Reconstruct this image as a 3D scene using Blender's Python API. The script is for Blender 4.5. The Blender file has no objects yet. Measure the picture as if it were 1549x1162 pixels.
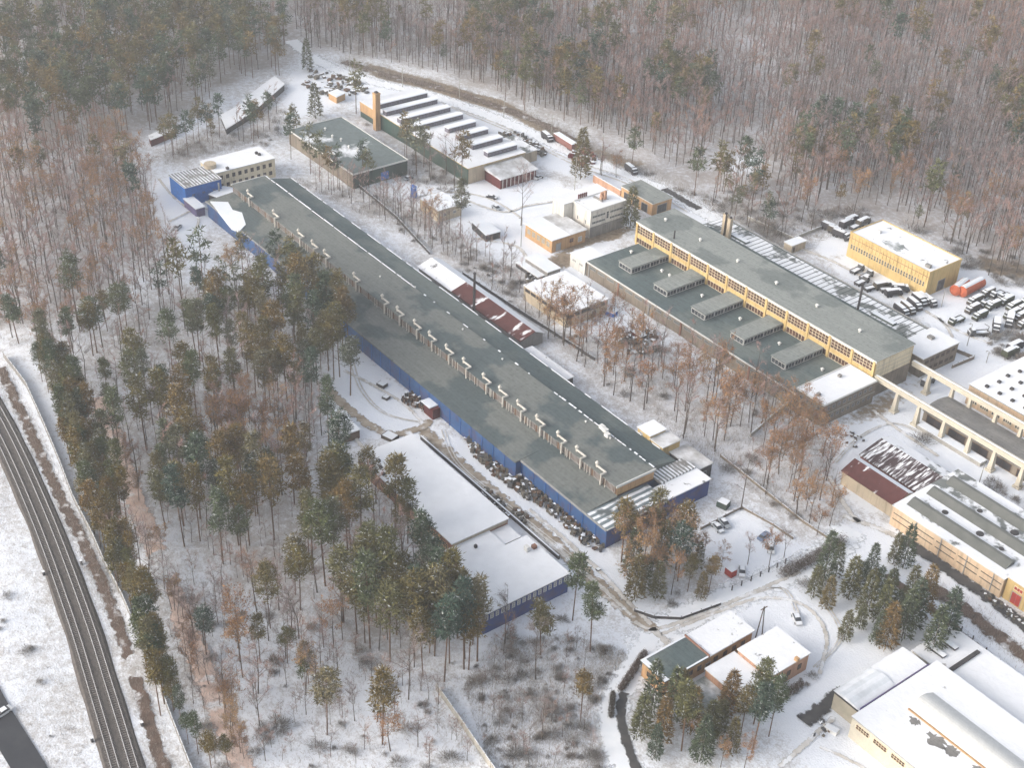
import bpy, math, random
import numpy as np
from mathutils import Matrix, Vector

# ---------------------------------------------------------------- camera, sky, sun, exposure
C = bpy.context.scene
COL = C.collection
PI = math.pi
# the world is laid out on the site's own grid: x runs along the long halls towards
# the viewer, y across them to the right, z up; the drone hovers over the origin
CX, CY, F = 774.5, 581.0, 2083.3
PITCH, ROLL, AZ = math.radians(33.88), math.radians(2.6334), math.radians(-38.585)
HGT = 235.0
TH = math.atan2(-math.cos(AZ), -math.sin(AZ))


def site(v):
    x, y, z = v
    c, s = math.cos(-TH), math.sin(-TH)
    return np.array([c * x - s * y, s * x + c * y, z])


_c, _s = math.cos(PITCH), math.sin(PITCH)
_fw, _up, _rt = np.array([0, _c, -_s]), np.array([0, _s, _c]), np.array([1., 0, 0])
_r = math.cos(ROLL) * _rt + math.sin(ROLL) * _up
_u = -math.sin(ROLL) * _rt + math.cos(ROLL) * _up
FW, RT, UP = site(_fw), site(_r), site(_u)
EYE = np.array([0, 0, HGT])


def at(px, py, z=0.0):
    """point of the place at height z seen at photograph pixel (px, py)"""
    d = RT * (px - CX) / F - UP * (py - CY) / F + FW
    t = (z - HGT) / d[2]
    p = EYE + d * t
    return float(p[0]), float(p[1])


def depth(x, y, z=0.0):
    return float((np.array([x, y, z]) - EYE) @ FW)


def inview(x, y, z=0.0, m=60):
    q = np.array([x, y, z]) - EYE
    w = q @ FW
    if w < 1:
        return False
    px, py = CX + F * (q @ RT) / w, CY - F * (q @ UP) / w
    return -m < px < 1549 + m and -m < py < 1162 + m * 2


cam = bpy.data.cameras.new('camera')
co = bpy.data.objects.new('camera', cam)
COL.objects.link(co)
m = Matrix.Identity(4)
for i in range(3):
    m[i][0], m[i][1], m[i][2], m[i][3] = RT[i], UP[i], -FW[i], EYE[i]
co.matrix_world = m
cam.sensor_fit = 'HORIZONTAL'
cam.sensor_width = 36
cam.lens = F * 36 / 1549
cam.clip_start, cam.clip_end = 1, 20000
C.camera = co

SUN_EL = math.radians(24)
_sd = np.array([-0.35, -0.94, 0])
_sd /= np.linalg.norm(_sd)
SUN = Vector((_sd[0] * math.cos(SUN_EL), _sd[1] * math.cos(SUN_EL), math.sin(SUN_EL)))
W = bpy.data.worlds.new('World')
C.world = W
W.use_nodes = True
nt = W.node_tree
nt.nodes.clear()
sky = nt.nodes.new('ShaderNodeTexSky')
sky.sky_type = 'NISHITA'
sky.sun_disc = False
sky.sun_elevation = SUN_EL
sky.sun_rotation = math.atan2(SUN.x, SUN.y)
sky.air_density, sky.dust_density, sky.ozone_density = 1.0, 5.0, 1.0
hs = nt.nodes.new('ShaderNodeHueSaturation')
hs.inputs['Saturation'].default_value = 0.45
bg = nt.nodes.new('ShaderNodeBackground')
bg.inputs['Strength'].default_value = 0.15
wo = nt.nodes.new('ShaderNodeOutputWorld')
nt.links.new(sky.outputs[0], hs.inputs['Color'])
nt.links.new(hs.outputs[0], bg.inputs['Color'])
nt.links.new(bg.outputs[0], wo.inputs['Surface'])
sl = bpy.data.lights.new('sun', 'SUN')
sl.energy = 0.6
sl.angle = math.radians(40)
sl.color = (1.0, 0.91, 0.80)
so = bpy.data.objects.new('sun', sl)
COL.objects.link(so)
so.rotation_euler = (-SUN).to_track_quat('-Z', 'Y').to_euler()
so.location = (0, 0, 300)
C.view_settings.view_transform = 'Standard'
C.view_settings.look = 'None'
C.view_settings.gamma = 1
C.view_settings.exposure = 1.12
C.render.engine = 'CYCLES'
C.cycles.max_bounces = 4
C.cycles.diffuse_bounces = 3
C.cycles.transparent_max_bounces = 6
C.cycles.volume_bounces = 0
C.cycles.use_denoising = True

# ---------------------------------------------------------------- materials
MATS = {}


def nodes(name):
    mt = bpy.data.materials.new(name)
    mt.use_nodes = True
    n = mt.node_tree
    b = n.nodes['Principled BSDF']
    b.inputs['Specular IOR Level'].default_value = 0.2
    MATS[name] = mt
    return mt, n, b


def rgba(c):
    return (c[0], c[1], c[2], 1)


def N(n, typ, **kw):
    o = n.nodes.new(typ)
    for k, v in kw.items():
        setattr(o, k, v)
    return o


def pos(n, obj=False):
    if obj:
        return N(n, 'ShaderNodeTexCoord').outputs['Object']
    return N(n, 'ShaderNodeNewGeometry').outputs['Position']


def noise(n, vec, scale, detail=4, rough=.55):
    t = N(n, 'ShaderNodeTexNoise')
    t.inputs['Scale'].default_value = scale
    t.inputs['Detail'].default_value = detail
    t.inputs['Roughness'].default_value = rough
    n.links.new(vec, t.inputs['Vector'])
    return t.outputs['Fac']


def ramp(n, fac, stops, const=False):
    r = N(n, 'ShaderNodeValToRGB')
    e = r.color_ramp.elements
    while len(e) > 1:
        e.remove(e[-1])
    e[0].position, e[0].color = stops[0][0], rgba(stops[0][1])
    for p, c in stops[1:]:
        x = e.new(p)
        x.color = rgba(c)
    n.links.new(fac, r.inputs[0])
    return r.outputs[0]


def mix(n, fac, a, b, blend='MIX'):
    x = N(n, 'ShaderNodeMix', data_type='RGBA', blend_type=blend)
    for sock, v in ((x.inputs[0], fac), (x.inputs[6], a), (x.inputs[7], b)):
        if isinstance(v, (int, float)):
            sock.default_value = v
        elif isinstance(v, tuple):
            sock.default_value = rgba(v)
        else:
            n.links.new(v, sock)
    return x.outputs[2]


def math_(n, op, a, b=None, clamp=False):
    x = N(n, 'ShaderNodeMath', operation=op)
    x.use_clamp = clamp
    for k, v in ((0, a), (1, b)):
        if v is None:
            continue
        if isinstance(v, (int, float)):
            x.inputs[k].default_value = v
        else:
            n.links.new(v, x.inputs[k])
    return x.outputs[0]


def attr(n, name):
    return N(n, 'ShaderNodeAttribute', attribute_name=name).outputs['Fac']


def bump(n, b, h, strength=.3, dist=.1):
    x = N(n, 'ShaderNodeBump')
    x.inputs['Strength'].default_value = strength
    x.inputs['Distance'].default_value = dist
    n.links.new(h, x.inputs['Height'])
    n.links.new(x.outputs[0], b.inputs['Normal'])


def pmat(name, c1, c2=None, scale=.5, lo=.35, hi=.65, rough=.85, obj=False, detail=5, fine=.08, metal=0):
    """two tones blended by noise, with a finer grain over both"""
    mt, n, b = nodes(name)
    v = pos(n, obj)
    c2 = c2 or tuple(x * .8 for x in c1)
    f = noise(n, v, scale, detail)
    col = ramp(n, f, [(lo, c1), (hi, c2)])
    g = noise(n, v, 6.0, 3)
    col = mix(n, 1.0, col, ramp(n, g, [(.3, (1 - fine * 2,) * 3), (.7, (1 + fine,) * 3)]), 'MULTIPLY')
    if name.startswith('tar_roof') or name == 'asphalt_worn':       # lapped sheets of roofing felt, each strip aged a little differently
        br = N(n, 'ShaderNodeTexBrick')
        br.inputs['Color1'].default_value = (1.06, 1.06, 1.06, 1)
        br.inputs['Color2'].default_value = (.93, .93, .93, 1)
        br.inputs['Mortar'].default_value = (.72, .72, .72, 1)
        br.inputs['Scale'].default_value = 1.0
        br.inputs['Mortar Size'].default_value = .045
        br.inputs['Brick Width'].default_value = 9.0
        br.inputs['Row Height'].default_value = 1.15
        n.links.new(v, br.inputs['Vector'])
        col = mix(n, 1.0, col, br.outputs['Color'], 'MULTIPLY')
        st = noise(n, v, .9, 6, .7)
        col = mix(n, 1.0, col, ramp(n, st, [(.33, (.70,) * 3), (.46, (1, 1, 1)), (.68, (1.12,) * 3)]), 'MULTIPLY')
    elif name.endswith('_wall') or name.endswith('_panel'):        # weather streaks run down the walls
        mp = N(n, 'ShaderNodeMapping')
        mp.inputs['Scale'].default_value = (1.3, 1.3, .10)
        n.links.new(v, mp.inputs['Vector'])
        st = noise(n, mp.outputs[0], 1.0, 4, .6)
        col = mix(n, 1.0, col, ramp(n, st, [(.32, (.74,) * 3), (.52, (1.03,) * 3)]), 'MULTIPLY')
    n.links.new(col, b.inputs['Base Color'])
    b.inputs['Roughness'].default_value = rough
    b.inputs['Metallic'].default_value = metal
    return mt


SNOWC = (.785, .80, .83)


def snowmat(name, under, amount, scale=.12, edge=.03, stretch=None):
    """snow lying on a roof, worn through to the covering in patches; amount 0..1 is the bare share's threshold"""
    mt, n, b = nodes(name)
    v = pos(n)
    if stretch:
        mp = N(n, 'ShaderNodeMapping')
        mp.inputs['Scale'].default_value = stretch
        n.links.new(v, mp.inputs['Vector'])
        v2 = mp.outputs[0]
    else:
        v2 = v
    f = noise(n, v2, scale, 6, .6)
    bare = ramp(n, f, [(max(0, amount - edge), (0, 0, 0)), (min(1, amount + edge), (1, 1, 1))])
    s = ramp(n, noise(n, v, .35, 4), [(.3, tuple(x * .93 for x in SNOWC)), (.7, SNOWC)])
    u = ramp(n, noise(n, v, .6, 4), [(.3, under), (.7, tuple(x * 1.35 for x in under))])
    sp = ramp(n, noise(n, v, 2.6, 3, .6), [(.70, (0, 0, 0)), (.76, (.75,) * 3)])       # grit and twigs on the snow
    s = mix(n, sp, s, (.26, .24, .22))
    n.links.new(mix(n, bare, s, u), b.inputs['Base Color'])
    b.inputs['Roughness'].default_value = .8
    bump(n, b, noise(n, v, .8, 5), .5, .25)
    return mt


snowmat('snow_roof', (.16, .15, .14), .74)
snowmat('snow_roof_spotted', (.13, .13, .13), .66, .3)
snowmat('snow_roof_worn', (.14, .15, .145), .56, .13)
snowmat('snow_roof_thin', (.17, .19, .185), .42, .16, .1)
snowmat('snow_on_red', (.085, .03, .028), .40, .25, .03, (1.3, .35, 1))
snowmat('snow_on_dark', (.05, .033, .036), .46, .5, .05, (2.6, .35, 1))
snowmat('snow_patched', (.12, .145, .145), .44, .055, .03)
snowmat('snow_dusted', (.20, .19, .175), .52, .18, .2)
pmat('tar_roof', (.245, .262, .248), (.165, .185, .178), .06, .53, .58, fine=.06)
pmat('tar_roof_dark', (.095, .125, .128), (.155, .18, .17), .05, .47, .56, fine=.07)
pmat('tar_roof_nave', (.160, .172, .163), (.085, .108, .112), .06, .49, .55, fine=.09)
pmat('frost', (.40, .42, .42), (.60, .62, .63), 2.0)
pmat('snow', SNOWC, (.74, .78, .83), .5, fine=.02)
pmat('yellow_wall', (.58, .43, .20), (.52, .37, .16), .25)
pmat('cream_wall', (.72, .63, .46), (.66, .57, .40), .3)
pmat('beige_wall', (.50, .42, .31), (.42, .35, .26), .2)
pmat('beige_panel', (.58, .46, .33), (.62, .45, .30), .12)
pmat('brown_wall', (.25, .21, .165), (.19, .16, .13), .3)
pmat('brick_wall', (.30, .155, .11), (.22, .12, .09), .5)
pmat('red_brick', (.26, .12, .10), (.20, .09, .08), .5)
pmat('salmon_wall', (.50, .30, .20), (.44, .26, .18), .3)
pmat('orange_wall', (.52, .33, .17), (.46, .28, .15), .3)
pmat('white_wall', (.68, .66, .61), (.60, .58, .54), .2)
pmat('grey_wall', (.27, .26, .245), (.21, .205, .20), .3)
pmat('dark_wall', (.075, .07, .07), (.05, .05, .052), .4)
pmat('green_wall', (.035, .075, .062), (.07, .085, .075), .12)
pmat('timber', (.16, .10, .065), (.11, .07, .05), .8)
pmat('purple_wall', (.12, .11, .24), (.16, .12, .20), .4)
pmat('concrete', (.42, .40, .36), (.33, .32, .29), .4)
pmat('concrete_pale', (.58, .53, .43), (.50, .46, .38), .4)
pmat('trim_white', (.66, .66, .64), (.60, .60, .58), 1)
pmat('trim_grey', (.34, .34, .33), (.28, .28, .28), 1)
pmat('duct', (.60, .58, .53), (.50, .47, .42), 1)
pmat('steel_dark', (.035, .036, .042), (.06, .05, .05), 1)
pmat('asphalt', (.040, .043, .052), (.055, .058, .066), .25, fine=.1)
pmat('asphalt_worn', (.19, .185, .178), (.26, .25, .235), .2, fine=.1)
pmat('blue_paint', (.03, .16, .50), (.03, .12, .38), 1)
pmat('red_paint', (.42, .045, .035), (.32, .05, .04), 1)
pmat('orange_paint', (.50, .13, .06), (.42, .10, .05), .6)
pmat('dark_red', (.13, .03, .028), (.09, .025, .025), .8)
pmat('truck_green', (.075, .085, .05), (.055, .06, .045), 1, obj=True)
pmat('truck_brown', (.10, .085, .06), (.07, .06, .05), 1, obj=True)
pmat('truck_grey', (.12, .12, .12), (.08, .08, .085), 1, obj=True)
pmat('truck_dark', (.045, .045, .05), (.06, .055, .06), 1, obj=True)
pmat('car_silver', (.36, .39, .42), (.32, .35, .38), 1, rough=.4, obj=True)
pmat('car_blue', (.22, .28, .40), (.18, .24, .36), 1, rough=.4, obj=True)
pmat('car_white', (.72, .73, .74), (.66, .67, .68), 1, rough=.4, obj=True)
pmat('rubber', (.02, .02, .02), (.03, .03, .03), 2, obj=True)
pmat('bark', (.085, .070, .060), (.12, .095, .075), 1.2)
pmat('bark_pine', (.11, .075, .055), (.17, .095, .055), .6)
pmat('rail', (.55, .55, .56), (.45, .44, .44), 1, rough=.45)
pmat('sleeper', (.14, .125, .115), (.20, .18, .17), 2)
pmat('ballast', (.088, .078, .073), (.135, .12, .112), .9, fine=.25)
pmat('scrap', (.10, .095, .085), (.19, .165, .13), .9)
pmat('bitumen_ridge', (.115, .122, .115), (.155, .16, .15), .3)


def glass_mat(name, c, c2, scale=.5):
    mt, n, b = nodes(name)
    v = pos(n)
    n.links.new(ramp(n, noise(n, v, scale, 3), [(.4, c), (.6, c2)]), b.inputs['Base Color'])
    b.inputs['Roughness'].default_value = .25
    return mt


glass_mat('glass', (.03, .035, .045), (.07, .08, .09))
glass_mat('glass_brown', (.055, .03, .022), (.11, .055, .036))
glass_mat('glass_grey', (.09, .10, .10), (.15, .16, .15))
glass_mat('glass_pale', (.26, .27, .28), (.34, .35, .36))
glass_mat('skylight', (.13, .12, .15), (.17, .16, .19))


def wavy(name, c1, c2, scale, axis='X', wear=None, dist=.3):
    mt, n, b = nodes(name)
    v = pos(n)
    w = N(n, 'ShaderNodeTexWave', bands_direction=axis)
    w.inputs['Scale'].default_value = scale
    w.inputs['Distortion'].default_value = dist
    w.inputs['Detail'].default_value = 3
    n.links.new(v, w.inputs['Vector'])
    col = ramp(n, w.outputs['Fac'], [(.35, c1), (.65, c2)])
    if wear:
        col = mix(n, ramp(n, noise(n, v, .25, 5), [(.5, (0, 0, 0)), (.62, (1, 1, 1))]), col, wear)
    g = noise(n, v, .4, 4)
    col = mix(n, 1.0, col, ramp(n, g, [(.3, (.82,) * 3), (.7, (1.08,) * 3)]), 'MULTIPLY')
    n.links.new(col, b.inputs['Base Color'])
    b.inputs['Roughness'].default_value = .7
    return mt


wavy('blue_cladding', (.040, .098, .235), (.050, .12, .28), .9, 'X', (.075, .090, .19))
wavy('blue_cladding_end', (.035, .065, .20), (.05, .08, .24), .9, 'Y', (.085, .08, .16))
wavy('striped_snow', SNOWC, (.17, .18, .18), .26, 'Y', (.20, .19, .18), 1.2)
wavy('striped_snow_fine', SNOWC, (.16, .20, .22), .16, 'X', (.115, .135, .14), 2.5)
wavy('ribbed_white', (.74, .76, .79), (.64, .67, .70), .12, 'X', None, .8)
wavy('ribbed_beige', (.50, .45, .36), (.42, .38, .30), .5, 'Y')


def ground_mat():
    mt, n, b = nodes('ground_snow')
    v = pos(n)
    r, d, fo = attr(n, 'rough'), attr(n, 'dirt'), attr(n, 'forest')
    n1 = noise(n, v, .055, 5, .6)
    n2 = noise(n, v, .55, 5, .65)
    n3 = noise(n, v, 2.2, 3, .6)
    s = math_(n, 'ADD', math_(n, 'MULTIPLY', n1, .38), math_(n, 'MULTIPLY', n2, .42))
    s = math_(n, 'ADD', s, math_(n, 'MULTIPLY', n3, .2))
    s = math_(n, 'ADD', s, math_(n, 'MULTIPLY', math_(n, 'SUBTRACT', r, .5), .36))
    k = ramp(n, s, [(.47, (0, 0, 0)), (.64, (1, 1, 1))])
    snow = ramp(n, n1, [(.3, (.72, .755, .82)), (.7, (.82, .84, .875))])
    grass = ramp(n, n2, [(.35, (.17, .145, .12)), (.65, (.30, .265, .235))])
    col = mix(n, math_(n, 'MULTIPLY', k, .72), snow, grass)
    litter = ramp(n, n2, [(.35, (.165, .135, .12)), (.62, (.30, .26, .24))])
    fk = ramp(n, math_(n, 'ADD', math_(n, 'MULTIPLY', n2, .6), math_(n, 'MULTIPLY', n1, .4)), [(.40, (.45,) * 3), (.58, (.95,) * 3)])
    col = mix(n, math_(n, 'MULTIPLY', fk, fo), col, litter)
    mud = ramp(n, n2, [(.35, (.17, .125, .085)), (.65, (.33, .27, .20))])
    t = math_(n, 'ADD', math_(n, 'MULTIPLY', n2, .9), math_(n, 'MULTIPLY', math_(n, 'SUBTRACT', d, .5), 1.1))
    col = mix(n, ramp(n, t, [(.42, (0, 0, 0)), (.66, (1, 1, 1))]), col, mud)
    n.links.new(col, b.inputs['Base Color'])
    b.inputs['Roughness'].default_value = .9
    bump(n, b, math_(n, 'ADD', n2, n3), .5, .3)


def edge_mat(name, c1, c2, inner=.34, snowy=0.0, scale=.5):
    """a track or road whose margins break up into the snow: 'across' runs 0..1 over its width"""
    mt, n, b = nodes(name)
    v = pos(n)
    a = attr(n, 'across')
    e = math_(n, 'MULTIPLY', math_(n, 'ABSOLUTE', math_(n, 'SUBTRACT', a, .5)), 2.0)
    nz = noise(n, v, scale, 5, .6)
    f = math_(n, 'ADD', e, math_(n, 'MULTIPLY', math_(n, 'SUBTRACT', nz, .5), 2.8 * (1.1 - inner)))
    keep = ramp(n, f, [(.62, (1, 1, 1)), (.92, (0, 0, 0))])
    col = ramp(n, noise(n, v, .35, 5), [(.35, c1), (.65, c2)])
    if snowy:
        col = mix(n, ramp(n, noise(n, v, .22, 5), [(.62 - snowy, (0, 0, 0)), (.74 - snowy, (1, 1, 1))]), col, SNOWC)
    n.links.new(col, b.inputs['Base Color'])
    b.inputs['Roughness'].default_value = .9
    n.links.new(keep, b.inputs['Alpha'])
    return mt


ground_mat()
edge_mat('dirt_edge', (.24, .19, .14), (.42, .36, .29), .2, .06)
edge_mat('rut_edge', (.46, .43, .39), (.66, .64, .61), .1, .10, .9)
edge_mat('asphalt_edge', (.055, .055, .057), (.095, .09, .088), .45)
edge_mat('slush_edge', (.74, .77, .81), (.80, .82, .85), .45)
edge_mat('pink_edge', (.56, .40, .33), (.72, .58, .52), .45, .06, .6)
edge_mat('brush_edge', (.10, .07, .055), (.17, .12, .095), .2, .05, .35)


def leaf_mat(name, stops, snow=0.0):
    """foliage tone picked per tree (object or merged-tree tint), varied leaf by leaf"""
    mt, n, b = nodes(name)
    oi = N(n, 'ShaderNodeObjectInfo').outputs['Random']
    t = math_(n, 'FRACT', math_(n, 'ADD', oi, attr(n, 'tint')))
    col = ramp(n, t, stops)
    col = mix(n, 1.0, col, N(n, 'ShaderNodeObjectInfo').outputs['Color'], 'MULTIPLY')
    lv = attr(n, 'vary')
    col = mix(n, 1.0, col, ramp(n, lv, [(0, (.55,) * 3), (1, (1.5,) * 3)]), 'MULTIPLY')
    n.links.new(col, b.inputs['Base Color'])
    b.inputs['Roughness'].default_value = .9
    return mt


leaf_mat('needles', [(0, (.048, .080, .060)), (.2, (.080, .105, .055)), (.42, (.125, .112, .042)), (.62, (.138, .108, .038)), (.8, (.168, .112, .038)), (.92, (.145, .140, .085)), (1, (.055, .080, .062))])
leaf_mat('needles_spruce', [(0, (.055, .080, .056)), (.35, (.088, .100, .050)), (.7, (.125, .108, .045)), (1, (.185, .115, .045))])
leaf_mat('twigs', [(0, (.25, .21, .205)), (.25, (.24, .205, .205)), (.45, (.34, .245, .23)), (.7, (.31, .195, .165)), (.85, (.32, .185, .125)), (1, (.22, .17, .16))])
leaf_mat('twigs_grey', [(0, (.16, .15, .145)), (.4, (.20, .19, .18)), (.7, (.23, .195, .17)), (1, (.17, .16, .15))])
leaf_mat('rust_leaves', [(0, (.26, .125, .050)), (.35, (.33, .185, .075)), (.7, (.23, .120, .050)), (1, (.36, .235, .110))])
leaf_mat('brush', [(0, (.20, .17, .145)), (.35, (.36, .33, .30)), (.6, (.24, .21, .185)), (.8, (.44, .42, .40)), (1, (.18, .16, .145))])
leaf_mat('hedge_leaves', [(0, (.075, .065, .05)), (1, (.12, .085, .07))])

# ---------------------------------------------------------------- mesh helpers


class MB:
    def __init__(s):
        s.v, s.f, s.m = [], [], []

    def add(s, vs, fs, mi=0):
        o = len(s.v)
        s.v += [tuple(map(float, p)) for p in vs]
        s.f += [tuple(i + o for i in f) for f in fs]
        s.m += [mi] * len(fs)

    def box(s, x0, x1, y0, y1, z0, z1, mi=0, top=None):
        s.add([(x0, y0, z0), (x1, y0, z0), (x1, y1, z0), (x0, y1, z0), (x0, y0, z1), (x1, y0, z1), (x1, y1, z1), (x0, y1, z1)],
              [(0, 3, 2, 1), (0, 1, 5, 4), (1, 2, 6, 5), (2, 3, 7, 6), (3, 0, 4, 7), (4, 5, 6, 7)], mi)
        if top is not None:
            s.m[-1] = top

    def quad(s, a, b, c, d, mi=0):
        s.add([a, b, c, d], [(0, 1, 2, 3)], mi)

    def prism(s, poly, z0, z1, mi=0, top=None):
        n = len(poly)
        s.add([(x, y, z0) for x, y in poly] + [(x, y, z1) for x, y in poly],
              [tuple(range(n))[::-1]] + [(i, (i + 1) % n, n + (i + 1) % n, n + i) for i in range(n)] + [tuple(range(n, 2 * n))], mi)
        if top is not None:
            s.m[-1] = top

    def profx(s, prof, x0, x1, mi=0, mis=None):
        """profile of (y, z) points swept along x"""
        n = len(prof)
        o = len(s.m)
        s.add([(x0, y, z) for y, z in prof] + [(x1, y, z) for y, z in prof],
              [tuple(range(n))[::-1], tuple(range(n, 2 * n))] + [(i, n + i, n + (i + 1) % n, (i + 1) % n)[::-1] for i in range(n)], mi)
        if mis:
            for i, k in enumerate(mis):
                s.m[o + 2 + i] = k

    def profy(s, prof, y0, y1, mi=0, mis=None):
        n = len(prof)
        o = len(s.m)
        s.add([(x, y0, z) for x, z in prof] + [(x, y1, z) for x, z in prof],
              [tuple(range(n)), tuple(range(n, 2 * n))[::-1]] + [(i, n + i, n + (i + 1) % n, (i + 1) % n) for i in range(n)], mi)
        if mis:
            for i, k in enumerate(mis):
                s.m[o + 2 + i] = k

    def tube(s, p, q, r0, r1=None, n=8, mi=0, cap=True):
        r1 = r0 if r1 is None else r1
        p, q = Vector(p), Vector(q)
        d = (q - p).normalized()
        a = d.orthogonal().normalized()
        b = d.cross(a)
        vs = []
        for c, r in ((p, r0), (q, r1)):
            for i in range(n):
                t = 2 * PI * i / n
                vs.append(c + a * (r * math.cos(t)) + b * (r * math.sin(t)))
        fs = [(i, (i + 1) % n, n + (i + 1) % n, n + i) for i in range(n)]
        if cap:
            fs += [tuple(range(n))[::-1], tuple(range(n, 2 * n))]
        s.add(vs, fs, mi)

    def path(s, pts, r, n=6, mi=0):
        for a, b in zip(pts, pts[1:]):
            s.tube(a, b, r, r, n, mi)

    def mesh(s, name, mats):
        me = bpy.data.meshes.new(name)
        me.from_pydata(s.v, [], s.f)
        for x in mats:
            me.materials.append(MATS[x])
        me.polygons.foreach_set('material_index', s.m)
        me.update()
        return me

    def build(s, name, mats, parent=None, loc=(0, 0, 0), rz=0.0):
        if isinstance(mats, str):
            mats = [mats]
        return obj(name, s.mesh(name, mats), parent, loc, rz)


def obj(name, me, parent=None, loc=(0, 0, 0), rz=0.0):
    o = bpy.data.objects.new(name, me)
    COL.objects.link(o)
    o.location = loc
    o.rotation_euler = (0, 0, rz)
    if parent:
        o.parent = parent
    return o


def tag(o, label=None, cat=None, group=None, kind=None):
    if label:
        o['label'] = label
    if cat:
        o['category'] = cat
    if group:
        o['group'] = group
    if kind:
        o['kind'] = kind
    return o


def thing(name, label, cat, loc=(0, 0, 0), rz=0.0, group=None):
    return tag(obj(name, None, None, loc, rz), label, cat, group)


def copy_tree(o, parent=None):
    c = o.copy()
    COL.objects.link(c)
    c.parent = parent
    for ch in list(o.children):
        copy_tree(ch, c)
    return c


def npmesh(name, v, tri, mi, mats, attrs=None):
    me = bpy.data.meshes.new(name)
    me.vertices.add(len(v))
    me.vertices.foreach_set('co', np.ascontiguousarray(v, np.float32).ravel())
    nf = len(tri)
    me.loops.add(nf * 3)
    me.loops.foreach_set('vertex_index', np.ascontiguousarray(tri, np.int32).ravel())
    me.polygons.add(nf)
    me.polygons.foreach_set('loop_start', np.arange(0, nf * 3, 3, dtype=np.int32))
    me.polygons.foreach_set('loop_total', np.full(nf, 3, np.int32))
    for x in mats:
        me.materials.append(MATS[x])
    me.polygons.foreach_set('material_index', np.ascontiguousarray(mi, np.int32))
    for k, a in (attrs or {}).items():
        at_ = me.attributes.new(k, 'FLOAT', 'POINT')
        at_.data.foreach_set('value', np.ascontiguousarray(a, np.float32))
    me.update()
    me.validate()
    return me


def poly_w(pts, z=0.0):
    return [at(x, y, z) for x, y in pts]


def in_poly(x, y, poly):
    x, y = np.asarray(x, float), np.asarray(y, float)
    r = np.zeros(x.shape, bool)
    n = len(poly)
    for i in range(n):
        x0, y0 = poly[i]
        x1, y1 = poly[(i + 1) % n]
        if y0 == y1:
            continue
        c = ((y0 > y) != (y1 > y)) & (x < (x1 - x0) * (y - y0) / (y1 - y0) + x0)
        r ^= c
    return r


def seg_dist(x, y, pl):
    d = np.full(np.shape(x), 1e9)
    for (x0, y0), (x1, y1) in zip(pl, pl[1:]):
        L = (x1 - x0) ** 2 + (y1 - y0) ** 2 + 1e-9
        t = np.clip(((x - x0) * (x1 - x0) + (y - y0) * (y1 - y0)) / L, 0, 1)
        d = np.minimum(d, np.hypot(x - x0 - t * (x1 - x0), y - y0 - t * (y1 - y0)))
    return d


FOOT = []       # footprints no tree may stand in
LINES = []      # (polyline, clearance)


def smooth(pts, k=6):
    """Catmull-Rom through the points"""
    p = [pts[0]] + list(pts) + [pts[-1]]
    out = []
    for i in range(1, len(p) - 2):
        for j in range(k):
            t = j / k
            q = []
            for a in range(2):
                p0, p1, p2, p3 = p[i - 1][a], p[i][a], p[i + 1][a], p[i + 2][a]
                q.append(.5 * (2 * p1 + (p2 - p0) * t + (2 * p0 - 5 * p1 + 4 * p2 - p3) * t * t + (3 * p1 - p0 - 3 * p2 + p3) * t ** 3))
            out.append(tuple(q))
    out.append(tuple(pts[-1]))
    return out


def offset(pl, d):
    out = []
    for i, (x, y) in enumerate(pl):
        a, b = pl[max(0, i - 1)], pl[min(len(pl) - 1, i + 1)]
        dx, dy = b[0] - a[0], b[1] - a[1]
        L = math.hypot(dx, dy) + 1e-9
        out.append((x - dy / L * d, y + dx / L * d))
    return out


def strip(name, pl, width, z, mat, label=None, across=5, clear=None, kind='structure', wz=None):
    """a ribbon laid along a line, with an 'across' attribute 0..1"""
    rows = [offset(pl, width * (j / (across - 1) - .5)) for j in range(across)]
    n = len(pl)
    v = [(x, y, z) for r in rows for x, y in r]
    f = [(j * n + i, j * n + i + 1, (j + 1) * n + i + 1, (j + 1) * n + i) for j in range(across - 1) for i in range(n - 1)]
    me = bpy.data.meshes.new(name)
    me.from_pydata(v, [], [q if True else q for q in f])
    me.materials.append(MATS[mat])
    a = me.attributes.new('across', 'FLOAT', 'POINT')
    a.data.foreach_set('value', [j / (across - 1) for j in range(across) for _ in range(n)])
    me.update()
    o = obj(name, me)
    tag(o, label, None, None, kind)
    if clear is not None:
        LINES.append((pl, clear))
    return o


def poly_sheet(name, poly, z, mat, kind='structure'):
    b = MB()
    b.add([(x, y, z) for x, y in poly], [tuple(range(len(poly)))])
    # make it face up
    me = b.mesh(name, [mat])
    if me.polygons[0].normal.z < 0:
        me.flip_normals()
    return tag(obj(name, me), None, None, None, kind)

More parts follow.
